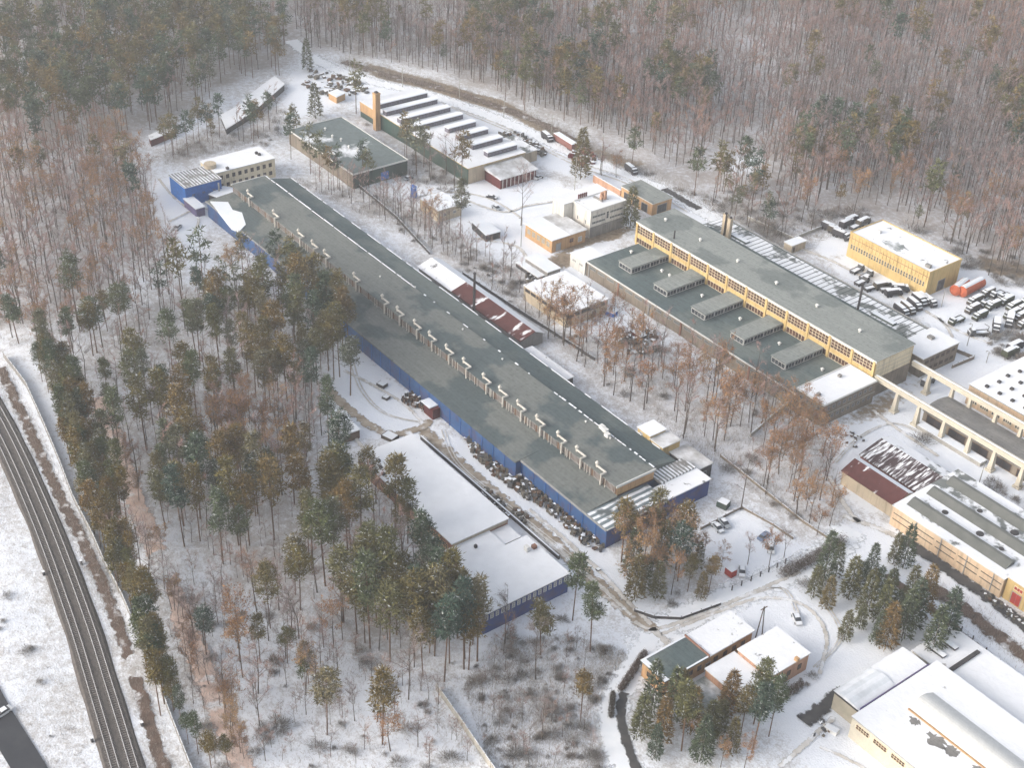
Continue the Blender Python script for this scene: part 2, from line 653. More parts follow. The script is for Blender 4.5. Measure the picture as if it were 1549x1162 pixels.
# ---------------------------------------------------------------- ground, roads, railway
CLEAN = [
    [(495, 565), (530, 530), (560, 552), (660, 640), (800, 745), (930, 850), (965, 905), (1010, 935), (960, 940), (850, 850), (770, 790), (620, 655), (560, 660), (500, 625)],
    [(1000, 945), (1110, 893), (1220, 853), (1290, 790), (1360, 800), (1549, 935), (1560, 1180), (1240, 1180), (1200, 1110), (1150, 1090), (1040, 1040)],
    [(1075, 795), (1120, 768), (1200, 835), (1120, 882), (1085, 860)],
    [(1250, 665), (1330, 605), (1400, 560), (1450, 520), (1300, 432), (1235, 372), (1300, 332), (1420, 385), (1570, 440), (1570, 700), (1549, 780), (1440, 725), (1320, 785), (1270, 745)],
    [(465, 82), (560, 116), (650, 130), (760, 168), (880, 230), (960, 258), (1060, 308), (1180, 385), (1150, 395), (1020, 320), (900, 285), (800, 235), (650, 155), (540, 145), (430, 180), (440, 125)],
    [(600, 280), (700, 280), (830, 270), (960, 330), (890, 400), (930, 470), (990, 510), (930, 520), (860, 470), (790, 385), (720, 360), (690, 330)],
    [(215, 280), (300, 258), (320, 330), (290, 365), (250, 340)],
    [(1090, 250), (1140, 225), (1160, 245), (1130, 262)],
]
CLEAN_W = [poly_w(p) for p in CLEAN]
SPARSE = [
    [(-60, 640), (160, 1170), (-80, 1170)],
    [(860, 890), (980, 990), (905, 1090), (935, 1170), (740, 1170), (660, 1040), (740, 960)],
    [(0, 470), (70, 520), (140, 800), (90, 790), (0, 570)],
    [(300, 880), (420, 930), (640, 1040), (740, 1170), (380, 1170)],
    [(840, 480), (990, 500), (1210, 640), (1270, 770), (1100, 740), (960, 610)],
]
SPARSE_W = [poly_w(p) for p in SPARSE]
FOREST = [
    [(300, -60), (1700, -60), (1700, 450), (1549, 425), (1440, 375), (1300, 312), (1180, 345), (1060, 270), (930, 205), (800, 160), (640, 100), (520, 80), (440, 70)],
    [(-150, -60), (430, -60), (440, 95), (350, 125), (240, 195), (170, 215), (235, 280), (240, 380), (160, 430), (40, 500), (-150, 470)],
]
FOREST_W = [poly_w(p) for p in FOREST]
DIRT = [
    ([(845, 395), (880, 375), (935, 360), (965, 345), (955, 338), (900, 350), (850, 370)], 1.0),
    ([(800, 400), (850, 380), (880, 395), (850, 412)], .9),
    ([(930, 918), (975, 925), (1015, 960), (1010, 985), (985, 990), (965, 950)], .85),
    ([(1250, 640), (1330, 590), (1390, 600), (1350, 628), (1290, 650)], .7),
    ([(1300, 530), (1420, 560), (1400, 600), (1330, 600)], .45),
    ([(545, 90), (650, 118), (760, 150), (850, 195), (870, 210), (860, 222), (760, 170), (640, 134), (560, 115)], .95),
    ([(870, 215), (950, 235), (990, 245), (960, 260), (900, 240)], .75),
    ([(1235, 395), (1265, 375), (1290, 380), (1262, 408)], .6),
    ([(500, 585), (530, 610), (580, 645), (640, 640), (640, 660), (590, 665), (520, 625)], .45),
    ([(790, 780), (850, 815), (925, 885), (905, 890), (830, 830)], .55),
    ([(100, 780), (140, 770), (250, 1162), (215, 1162)], .5),
    ([(1470, 380), (1560, 400), (1560, 425), (1480, 410)], .9),
    ([(1310, 415), (1360, 440), (1420, 465), (1390, 470), (1300, 430)], .35),
]
DIRT_W = [(poly_w(p), k) for p, k in DIRT]
PARTLY = [([(880, 225), (960, 250), (1060, 290), (1190, 372), (1262, 330), (1330, 330), (1440, 372), (1560, 425), (1560, 380), (1300, 290), (1050, 240), (900, 190)], .85),
          ([(425, 265), (600, 290), (700, 360), (800, 420), (850, 470), (830, 500), (690, 400), (560, 322)], .5),
          ([(815, 500), (985, 515), (1200, 610), (1260, 690), (1280, 790), (1180, 770), (1060, 690), (900, 575)], .55),
          ([(75, 560), (210, 465), (350, 415), (440, 455), (500, 540), (496, 650), (545, 730), (650, 850), (725, 985), (620, 1000), (450, 915), (280, 840), (150, 640)], .5),
          ([(240, 225), (440, 140), (430, 195), (350, 228), (250, 250)], .6), ([(940, 850), (1000, 800), (1090, 800), (1100, 880), (1000, 905)], .5),
          ([(530, 165), (580, 190), (700, 262), (680, 290), (590, 240)], .7)]
# a broad pinkish strip of ground runs along the wood beside the railway
PINKLINE = smooth([at(x, y) for x, y in ((150, 600), (180, 690), (215, 780), (262, 900), (310, 1020), (370, 1170))])


def axis(lo, hi, step, far):
    a = list(np.arange(lo, hi + .1, step))
    g = [far, 6000, 2500, 1100, 500, 220, 90, 40]
    return np.array([lo - x for x in g] + a + [hi + x for x in g[::-1]])


def build_ground():
    xs, ys = axis(-760, -60, 2.2, 14000), axis(60, 720, 2.2, 14000)
    X, Y = np.meshgrid(xs, ys)
    rough = np.full(X.shape, .62)
    for p in SPARSE_W:
        rough[in_poly(X, Y, p)] = .42
    forest = np.zeros(X.shape)
    for p in FOREST_W:
        forest[in_poly(X, Y, p)] = 1.
    dirt = np.zeros(X.shape)
    for p, k in PARTLY:
        q = in_poly(X, Y, poly_w(p))
        forest[q] = np.maximum(forest[q], k)
    for p, k in DIRT_W:
        dirt = np.maximum(dirt, in_poly(X, Y, p) * k)
    for p in CLEAN_W:
        k = in_poly(X, Y, p)
        rough[k] = .03
        forest[k] = 0

    def blur(a, n):
        for _ in range(n):
            q = np.pad(a, 1, mode='edge')
            a = (q[1:-1, 1:-1] * 2 + q[:-2, 1:-1] + q[2:, 1:-1] + q[1:-1, :-2] + q[1:-1, 2:]) / 6
        return a
    rough, dirt, forest = blur(rough, 3), blur(dirt, 3), blur(forest, 6) * .8
    ny, nx = X.shape
    rng = np.random.default_rng(5)
    Z = np.zeros(X.shape)
    for k in range(14):
        fx, fy, ph = rng.normal(0, .035), rng.normal(0, .035), rng.uniform(0, 6)
        Z += .05 * np.sin(X * fx * 6 + Y * fy * 6 + ph)
    Z = Z * np.clip(rough * 1.6, 0, 1) - .30
    Z[(X < -770) | (X > -50) | (Y < 50) | (Y > 730)] = -.3
    v = np.stack([X, Y, Z], -1).reshape(-1, 3)
    i = np.arange(ny * nx).reshape(ny, nx)
    a, b, c, d = i[:-1, :-1].ravel(), i[:-1, 1:].ravel(), i[1:, 1:].ravel(), i[1:, :-1].ravel()
    tri = np.concatenate([np.stack([a, b, c], 1), np.stack([a, c, d], 1)])
    me = npmesh('ground', v, tri, np.zeros(len(tri)), ['ground_snow'], {'rough': rough.ravel(), 'dirt': dirt.ravel(), 'forest': forest.ravel()})
    tag(obj('ground', me), 'snow covered ground with dry grass showing through', None, None, 'structure')


build_ground()


def pl(*pts):
    return smooth([at(x, y) for x, y in pts])


# railway: ballast bed, four running rails, sleepers
RAILC = pl((-190, 330), (-130, 430), (-62, 540), (0, 645), (60, 776), (117, 929), (152, 1040), (190, 1168), (225, 1300))


def railway():
    z = .15
    w = 7.4
    rows = [offset(RAILC, d) for d in (-w / 2 - .7, -w / 2, w / 2, w / 2 + .7)]
    n = len(RAILC)
    zs = (-.45, z, z, -.45)
    v = [(x, y, zz) for r, zz in zip(rows, zs) for x, y in r]
    f = [(j * n + i, j * n + i + 1, (j + 1) * n + i + 1, (j + 1) * n + i) for j in range(3) for i in range(n - 1)]
    b = MB()
    b.add(v, f)
    tag(b.build('railway_bed', 'ballast'), 'dark brown ballast bed of the double track railway', None, None, 'structure')
    LINES.append((RAILC, 8.5))
    for side in (-1.85, 1.85):
        t = thing('railway_track', 'pair of shiny rails on sleepers, the track nearer the ' + ('road' if side > 0 else 'wood'), 'railway track')
        for g in (-.75, .75):
            r = offset(RAILC, side + g)
            b = MB()
            for p, q in zip(r, r[1:]):
                b.tube((*p, z + .30), (*q, z + .30), .11, .11, 4, 0, False)
            b.build('rail', 'rail', t)
        b = MB()
        ctr = offset(RAILC, side)
        acc = 0
        for p, q in zip(ctr, ctr[1:]):
            L = math.hypot(q[0] - p[0], q[1] - p[1])
            dx, dy = (q[0] - p[0]) / L, (q[1] - p[1]) / L
            while acc < L:
                x, y = p[0] + dx * acc, p[1] + dy * acc
                if inview(x, y, 0, 30):
                    a = 1.25
                    c = .13
                    P = [(x + sx * dx * c - sy * dy * a, y + sx * dy * c + sy * dx * a) for sx, sy in ((-1, -1), (1, -1), (1, 1), (-1, 1))]
                    b.prism(P, z - .05, z + .12)
                acc += .68
            acc -= L
        o = b.build('sleeper', 'sleeper', t)
        o['kind'] = 'stuff'


railway()
strip('road', pl((-150, 760), (-70, 930), (-22, 1050), (44, 1162), (120, 1290)), 6.4, -.02, 'asphalt', 'dark asphalt road beside the railway', clear=6)
strip('road', pl((1362, 812), (1400, 838), (1465, 883), (1510, 915), (1560, 955), (1640, 1015)), 4.8, -.06, 'asphalt_edge', 'wet asphalt lane along the striped hall', clear=3.5)
strip('road', pl((985, 965), (958, 1012), (930, 1060), (926, 1100), (942, 1150), (975, 1210)), 8.5, -.1, 'slush_edge', 'snowy road curving round the salmon building', clear=5)
strip('road_lane', pl((945, 1048), (939, 1072), (941, 1098), (949, 1128), (962, 1160), (985, 1200)), 2.6, -.05, 'asphalt_edge', 'bare dark wheel lane in the snowy road', clear=1)
strip('road', pl((965, 985), (1000, 955), (1080, 915), (1160, 880), (1240, 845), (1290, 800)), 11, -.12, 'slush_edge', 'snow covered road between the gate and the yards', clear=6)
strip('dirt_track', pl((496, 586), (520, 612), (555, 640), (590, 656), (630, 650), (652, 635)), 3.6, -.08, 'dirt_edge', clear=2.5)
strip('dirt_track', pl((640, 650), (700, 705), (770, 765), (840, 822), (900, 880), (945, 920), (990, 955)), 5.0, -.08, 'dirt_edge', clear=3)
strip('dirt_track', pl((800, 800), (850, 838), (910, 890), (955, 930)), 1.2, -.05, 'rut_edge', clear=1)
for dx in (0, 5):
    strip('tyre_track', pl((530 + dx, 548), (545 + dx, 590), (580 + dx, 625), (640 + dx, 640)), .5, -.05, 'rut_edge')
    strip('tyre_track', pl((668 + dx, 650), (690 + dx, 700), (760 + dx, 760), (860 + dx, 840)), .5, -.05, 'rut_edge')
    strip('tyre_track', pl((1205 + dx, 930), (1180 + dx, 890), (1120 + dx, 905), (1010 + dx, 955)), .5, -.05, 'rut_edge')
    strip('tyre_track', pl((1260 + dx, 700), (1300 + dx, 660), (1350 + dx, 640), (1400 + dx, 660)), .5, -.05, 'rut_edge')
    strip('tyre_track', pl((1230 + dx, 1010), (1270 + dx, 960), (1240 + dx, 900), (1250 + dx, 860)), .5, -.05, 'rut_edge')
strip('road', pl((440, 60), (490, 96), (560, 122), (640, 140), (760, 182), (860, 228), (940, 262), (1010, 290), (1090, 335), (1190, 390)), 9, -.1, 'slush_edge', 'snow covered back road along the forest edge', clear=6)
strip('brush_bank', pl((520, 92), (580, 112), (650, 128), (760, 163), (840, 196), (880, 222)), 6, -.06, 'brush_edge', 'brown bank of dead growth behind the back road', clear=3)
strip('path', pl((1340, 870), (1400, 915), (1450, 955), (1500, 1000), (1560, 1050)), 3.0, -.06, 'brush_edge', 'dark bare strip beside the wire fence', clear=2)
strip('path', pl((1005, 285), (1030, 300), (1058, 316)), 4.2, -.05, 'asphalt_edge', clear=2)
strip('path', pl((1215, 1092), (1245, 1070), (1275, 1045)), 4.5, -.06, 'asphalt_edge', 'grey strip in front of the tent hall', clear=2)  # plain grey band on the ground left of the tent hall
strip('verge_strip', pl((0, 556), (40, 640), (85, 740), (130, 830), (180, 950), (250, 1170)), 3.4, -.1, 'brush_edge', 'brown weeds between the railway and the slab fence', clear=3)
strip('verge_strip', pl((1395, 880), (1450, 915), (1500, 955), (1560, 1000)), 5.0, -.12, 'brush_edge')
strip('verge_strip', PINKLINE, 6.5, -.1, 'pink_edge')  # pinkish band with broken margins, laid over the snow

for q, w in (([(800, 770), (850, 812), (905, 862), (945, 905), (985, 945)], 1.6), ([(775, 772), (815, 806), (870, 852), (930, 905)], 1.1), ([(985, 950), (1010, 975), (1000, 1000), (970, 1020)], 2.2), ([(960, 940), (990, 952), (1060, 930), (1130, 900), (1210, 865)], 1.4),
             ([(1000, 960), (1080, 928), (1150, 905), (1215, 915), (1250, 960), (1240, 1020)], 1.2), ([(1275, 780), (1330, 800), (1362, 815)], 2.4), ([(1255, 720), (1275, 760), (1300, 790)], 1.8), ([(1320, 620), (1360, 650), (1420, 690)], 1.6),
             ([(700, 300), (760, 320), (800, 310), (870, 300)], 1.4), ([(720, 360), (780, 372), (800, 395)], 1.6), ([(620, 300), (680, 290), (740, 300), (790, 330)], 1.2), ([(640, 145), (760, 190), (860, 240), (950, 270), (1040, 320)], 1.0), ([(650, 150), (770, 198), (865, 247), (950, 278), (1020, 318)], 1.0),
             ([(1420, 480), (1440, 510), (1420, 545), (1390, 580)], 1.4), ([(1330, 430), (1400, 470), (1450, 500), (1500, 520)], 1.6), ([(1210, 375), (1260, 395), (1330, 432)], 1.8), ([(1180, 1160), (1225, 1120), (1262, 1085)], 1.5), ([(1240, 1130), (1275, 1145), (1330, 1175)], 1.0),
             ([(240, 270), (265, 300), (300, 330), (285, 362)], 1.2), ([(255, 335), (300, 315), (330, 322)], 1.0), ([(520, 560), (560, 580), (610, 610), (640, 640)], 1.3), ([(520, 640), (545, 672), (556, 700)], 1.3)):
    strip('tyre_track', pl(*q), w, -.045, 'rut_edge')

# ---------------------------------------------------------------- buildings
# faces: 'L' looks along -y (to the left of the photo), 'F' along +x (towards the viewer), 'R' +y, 'K' -x


class Bld:
    def __init__(s, name, label, cat, rect, z, wall, roof, group=None, over=.25, thick=.3, base=-.35, walls=None, rz=0.0, foot=True, parapet=0, trim='trim_white'):
        s.x0, s.x1, s.y0, s.y1 = rect
        s.z = z
        s.root = thing(name, label, cat, (s.x0, s.y0, 0), rz, group)
        s.L, s.D = s.x1 - s.x0, s.y1 - s.y0
        if foot:
            FOOT.append((s.x0, s.x1, s.y0, s.y1))
        if wall:
            b = MB()
            b.box(0, s.L, 0, s.D, base, z - .05)
            b.build('wall', wall, s.root)
        if roof:
            b = MB()
            o = over
            b.box(-o, s.L + o, -o, s.D + o, z - .05, z - .05 + thick, 1, 0)
            s.rt = z - .05 + thick
            r = b.build('roof', [roof, trim], s.root)
            s.roof = r
            if parapet:
                p = MB()
                t, h = .3, parapet
                zt = s.rt + .003
                p.box(-o, s.L + o, -o, -o + t, zt, zt + h)
                p.box(-o, s.L + o, s.D + o - t, s.D + o, zt, zt + h)
                p.box(-o, -o + t, -o + t, s.D + o - t, zt, zt + h)
                p.box(s.L + o - t, s.L + o, -o + t, s.D + o - t, zt, zt + h)
                p.build('rim', trim, r)

    def loc(s, px, py, z=0):
        x, y = at(px, py, z)
        return x - s.x0, y - s.y0

    def part(s, name, mats, fn, parent=None):
        b = MB()
        fn(b)
        return b.build(name, mats, parent or s.root)

    def box(s, name, x0, x1, y0, y1, z0, z1, mat, top=None, parent=None):
        b = MB()
        b.box(x0, x1, y0, y1, z0, z1, 0, 1 if top else None)
        return b.build(name, [mat, top] if top else mat, parent or s.root)

    def face(s, f, u, z, out=0.0):
        """local position on a face: u along it"""
        return {'L': ((u, -out, z), 0), 'F': ((s.L + out, u, z), PI / 2), 'R': ((u, s.D + out, z), PI), 'K': ((-out, u, z), -PI / 2)}[f]

    def win(s, f, u, z, w, h, nx=2, nz=2, pane='glass', frame='trim_white', name='window', parent=None, bar=.09, out=0.0, fw=.12):
        me = window_mesh(w, h, nx, nz, pane, frame, bar, fw)
        p, r = s.face(f, u, z, out)
        return obj(name, me, parent or s.root, p, r)

    def row(s, f, u0, u1, n, z, w, h, **k):
        for i in range(n):
            s.win(f, u0 + (u1 - u0) * (i + .5) / n, z, w, h, **k)

    def door(s, f, u, w, h, mat='blue_paint', name='door', z=0, frame='trim_grey'):
        k = ('door', w, h, mat, frame)
        if k not in WCACHE:
            b = MB()
            b.box(-w / 2, w / 2, -.06, .02, 0, h, 0)
            b.box(-w / 2 - .15, -w / 2, -.12, .02, 0, h + .15, 1)
            b.box(w / 2, w / 2 + .15, -.12, .02, 0, h + .15, 1)
            b.box(-w / 2, w / 2, -.12, .02, h, h + .15, 1)
            b.box(-.02, .02, -.08, -.06, .05, h - .05, 1)
            WCACHE[k] = b.mesh('door', [mat, frame])
        p, r = s.face(f, u, z)
        return obj(name, WCACHE[k], s.root, p, r)


WCACHE = {}


def window_mesh(w, h, nx, nz, pane, frame, bar, fw):
    k = (round(w, 2), round(h, 2), nx, nz, pane, frame, bar, fw)
    if k in WCACHE:
        return WCACHE[k]
    b = MB()
    b.box(-w / 2 + fw, w / 2 - fw, -.03, .02, fw, h - fw, 0)
    y0, y1 = -.10, .02
    b.box(-w / 2, -w / 2 + fw, y0, y1, 0, h, 1)
    b.box(w / 2 - fw, w / 2, y0, y1, 0, h, 1)
    b.box(-w / 2 + fw, w / 2 - fw, y0, y1, 0, fw, 1)
    b.box(-w / 2 + fw, w / 2 - fw, y0, y1, h - fw, h, 1)
    iw, ih = w - 2 * fw, h - 2 * fw
    for i in range(1, nx):
        x = -iw / 2 + iw * i / nx
        b.box(x - bar / 2, x + bar / 2, -.08, -.03, fw, h - fw, 1)
    for i in range(1, nz):
        z = fw + ih * i / nz
        b.box(-iw / 2, iw / 2, -.075, -.031, z - bar / 2, z + bar / 2, 1)
    WCACHE[k] = b.mesh('window', [pane, frame])
    return WCACHE[k]


def R(z, *pts):
    w = [at(x, y, z) for x, y in pts]
    return min(p[0] for p in w), max(p[0] for p in w), min(p[1] for p in w), max(p[1] for p in w)


def stack_vent(b, x, y, z, r=.35, h=.9, mi=0):
    b.tube((x, y, z), (x, y, z + h), r * .7, r * .7, 8, mi)
    b.tube((x, y, z + h * .8), (x, y, z + h * 1.25), r * 1.25, r * .35, 8, mi)


# --- the long hall
def long_hall():
    ZL, ZC, ZB = 6.0, 9.6, 6.9
    x0, x1 = -424.3, -199.0
    y0, ym, yp, yr = 192.3, 203.0, 216.6, 227.0
    xc = -208.0
    h = Bld('factory_hall', 'very long dark roofed factory hall with blue cladding and a row of duct pipes', 'factory', (x0, x1, y0, yr), ZL, None, None, foot=False)
    FOOT.append((x0, x1, 189.5, yr))
    FOOT.append((-206, -200, 213, 230.5))
    X = lambda v: v - x0
    Y = lambda v: v - y0
    b = MB()
    b.box(0, X(-330), 0, Y(yr), -.35, ZL - .2)
    b.box(X(-330), X(-235.2), Y(190.3), Y(yr), -.35, ZL - .2)
    b.box(X(-235.2), X(-208.5), Y(192.3), Y(yr), -.35, ZL - .2)
    b.box(X(-208.5), X(x1), Y(192.3), Y(213.75), -.35, ZL - .2)
    b.build('wall', 'blue_cladding', h.root)
    # left aisle roof, rising to the foot of the clerestory
    b = MB()
    for a, e, yy in ((x0, -330, y0), (-330, -235.2, 190.3), (-235.2, x1 - 8.2, y0)):
        b.profx([(Y(yy) - .3, ZL - .25), (Y(ym), ZL - .25), (Y(ym), ZB), (Y(yy) - .3, ZL + .15)], X(a), X(e), 0)
    o = b.build('aisle_roof', ['tar_roof_nave'], h.root)
    h.box('eaves_trim', X(-235), X(x1) + .25, -.62, -.30, ZL - .3, ZL + .24, 'trim_grey', None, o)
    h.box('eaves_trim', X(x0), X(-331), -.62, -.30, ZL - .3, ZL + .2, 'trim_grey', None, o)
    # nave
    b = MB()
    b.box(0, X(xc), Y(ym), Y(yp), ZL - .2, ZC - .1)
    b.build('nave_wall', 'timber', h.root)
    b = MB()
    b.profx([(Y(ym) - .35, ZC - .1), (Y(yp) + .1, ZC - .1), (Y(yp) + .1, ZC + .25), (Y(ym) - .35, ZC + .12)], -.3, X(xc) + .3, 0)
    rf = b.build('nave_roof', ['tar_roof_nave'], h.root)
    h.box('rim', X(xc) + .3, X(xc) + .6, Y(ym) - .35, Y(yp) + .1, ZC - .3, ZC + .42, 'trim_white', None, rf)
    h.box('rim', -.6, -.3, Y(ym) - .35, Y(yp) + .1, ZC - .3, ZC + .3, 'trim_white', None, rf)
    rng = random.Random(4)
    b = MB()
    x = 0.0
    while x < X(xc) - 2:
        L = rng.uniform(2, 9) if x < 90 else rng.uniform(.5, 2.5)
        b.box(x, min(x + L, X(xc)), Y(yp) - .02, Y(yp) + rng.uniform(.22, .45), ZC + .254, ZC + .36)
        x += L + (rng.uniform(.2, 1) if x < 90 else rng.uniform(4, 14) if x < 170 else rng.uniform(.2, 1.5))
    o = b.build('snow_ridge', 'snow', rf)
    o['kind'] = 'stuff'
    h.box('front_wall', X(xc) + .003, X(xc) + .18, Y(ym) + .2, Y(yp) - .2, ZB - .4, ZC - .35, 'orange_wall')
    # clerestory windows along the nave, every bay one window
    n = 44
    for i in range(n):
        u = X(xc) * (i + .5) / n
        h_ = window_mesh(3.9, 2.2, 7, 1, 'glass_brown', 'trim_grey', .22, .14)
        obj('window', h_, h.root, (u, Y(ym), ZB + .12), 0)
    # right aisle
    b = MB()
    b.profx([(Y(yp) + .11, ZL - .25), (Y(yr) + .3, ZL - .25), (Y(yr) + .3, ZL + .25), (Y(yp) + .11, 8.6)], 0, X(-210.5), 0)
    o = b.build('aisle_roof', ['tar_roof_dark'], h.root)
    b = MB()
    x = 0.0
    while x < X(-214):
        L = rng.uniform(2, 12)
        b.box(x, x + L, Y(yr) + .1, Y(yr) + .42, ZL + .2, ZL + .42)
        x += L + rng.uniform(.5, 5)
    s_ = b.build('snow_edge', 'snow', o)
    s_['kind'] = 'stuff'
    # snow streaked front block
    b = MB()
    b.box(X(-208.2 + .65), X(x1) + .3, -.3, Y(213.8), ZL - .2, ZL + .16)
    b.build('front_roof', ['striped_snow_fine', 'trim_grey'], h.root)
    b = MB()
    b.box(X(-210.45), X(-205.3), Y(216.8), Y(230.0), ZL - .2, ZL + .2)
    b.build('side_roof', ['striped_snow'], h.root)
    h.box('annex_wall', X(-205.2), X(-199.7), Y(214.0), Y(230.0), -.35, 5.4, 'blue_cladding_end')
    h.box('annex_roof', X(-205.4), X(-199.4), Y(213.85), Y(230.3), 5.4, 5.75, 'snow_roof_spotted', None)
    h.box('end_cladding', X(x1), X(x1) + .08, .1, Y(213.7), -.3, ZL - .3, 'blue_cladding_end')
    h.box('gutter', X(x1) + .3, X(x1) + .5, -.3, Y(213.6), ZL - .1, ZL + .22, 'trim_white')
    # ducts with cowls climbing the clerestory
    cowls = [(373, 288.5), (412, 318.7), (450, 348), (472.6, 364), (491.4, 378.2), (536.7, 412.7), (579.3, 446.3), (602, 464), (628, 484.2), (650.8, 501.7), (676, 521.8), (702.5, 542),
             (731, 566), (756.3, 585.2), (783.8, 606.3), (812.3, 628.8), (845.2, 653.3), (873.4, 675.8), (904.6, 699.3)]
    du = MB()
    for px, py in cowls[:1]:
        z = ZC + .25
        yy = .9
        du.tube((0, yy, z), (0, yy, z + 1.3), .26, .26, 8)
        du.tube((0, yy, z + 1.25), (0, yy, z + 1.55), .55, .62, 10)
        du.tube((0, yy, z + 1.55), (0, yy, z + 2.15), .62, .12, 10)
        du.tube((-.25, yy, z + .55), (3.9, yy, z + .55), .30, .30, 8)
        du.tube((3.75, yy + .1, z + .55), (3.75, -.75, z + .55), .28, .28, 8)
        du.tube((3.75, -.75, z + .75), (3.75, -.75, ZB + .1), .28, .28, 8)
        for q in (-2.4, -1.2, 5.2):
            du.tube((q, -.45, ZB - .05), (q, -.45, ZC + .05), .11, .11, 6)
    me = du.mesh('duct_pipe', ['duct'])
    for px, py in cowls:
        x, y = at(px, py, ZC + 1.8)
        obj('duct_pipe', me, h.root, (X(x), Y(ym), 0))
    # small things on the roofs
    b = MB()
    for px, py in ((916, 650), (911, 645), (919, 657)):
        x, y = at(px, py, ZC + 1)
        b.box(X(x) - .8, X(x) + .8, Y(y) - .6, Y(y) + .6, ZC + .1, ZC + 1.3)
    b.build('roof_unit', 'trim_white', h.root)
    v = MB()
    stack_vent(v, 0, 0, 0, .3, .6)
    vm = v.mesh('roof_vent', ['trim_white'])
    for px, py in ((468, 418), (575, 420), (606, 420), (622, 432), (628, 436), (1003 - 80, 665), (886, 640), (700, 500), (760, 545)):
        x, y = at(px, py, ZC)
        obj('roof_vent', vm, h.root, (X(x), Y(y), (ZC + .1) if Y(y) > Y(ym) else ZL + .4))
    for i in range(22):
        x = x0 + 110 + i * 5.3
        yy = 190.3 if -330 < x < -235.2 else 192.3
        o = MB()
        o.tube((X(x), Y(yy) - .22, -.2), (X(x), Y(yy) - .22, ZL - .3), .09, .09, 6)
        o.build('downpipe', 'blue_paint', h.root)
    # snow lying on the far corner of the left aisle
    b = MB()
    pts = [(318, 305), (332, 322), (350, 345), (362, 350), (372, 340), (366, 322), (352, 318), (345, 306)]
    b.prism([(X(p[0]), Y(p[1])) for p in (at(x, y, ZL + .4) for x, y in pts)][::-1], ZL - .2, ZL + .62)
    o = b.build('snow_patch', 'snow', h.root)
    # gate porch on the left flank
    x, y = at(657, 625)
    h.box('gate_porch', X(x) - 2.4, X(x) + 2.4, -4.6, -2.05, -.3, 3.2, 'dark_red')
    h.box('porch_roof', X(x) - 3.4, X(x) + 1.2, -5.0, -2.0, 3.2, 3.5, 'snow')


long_hall()


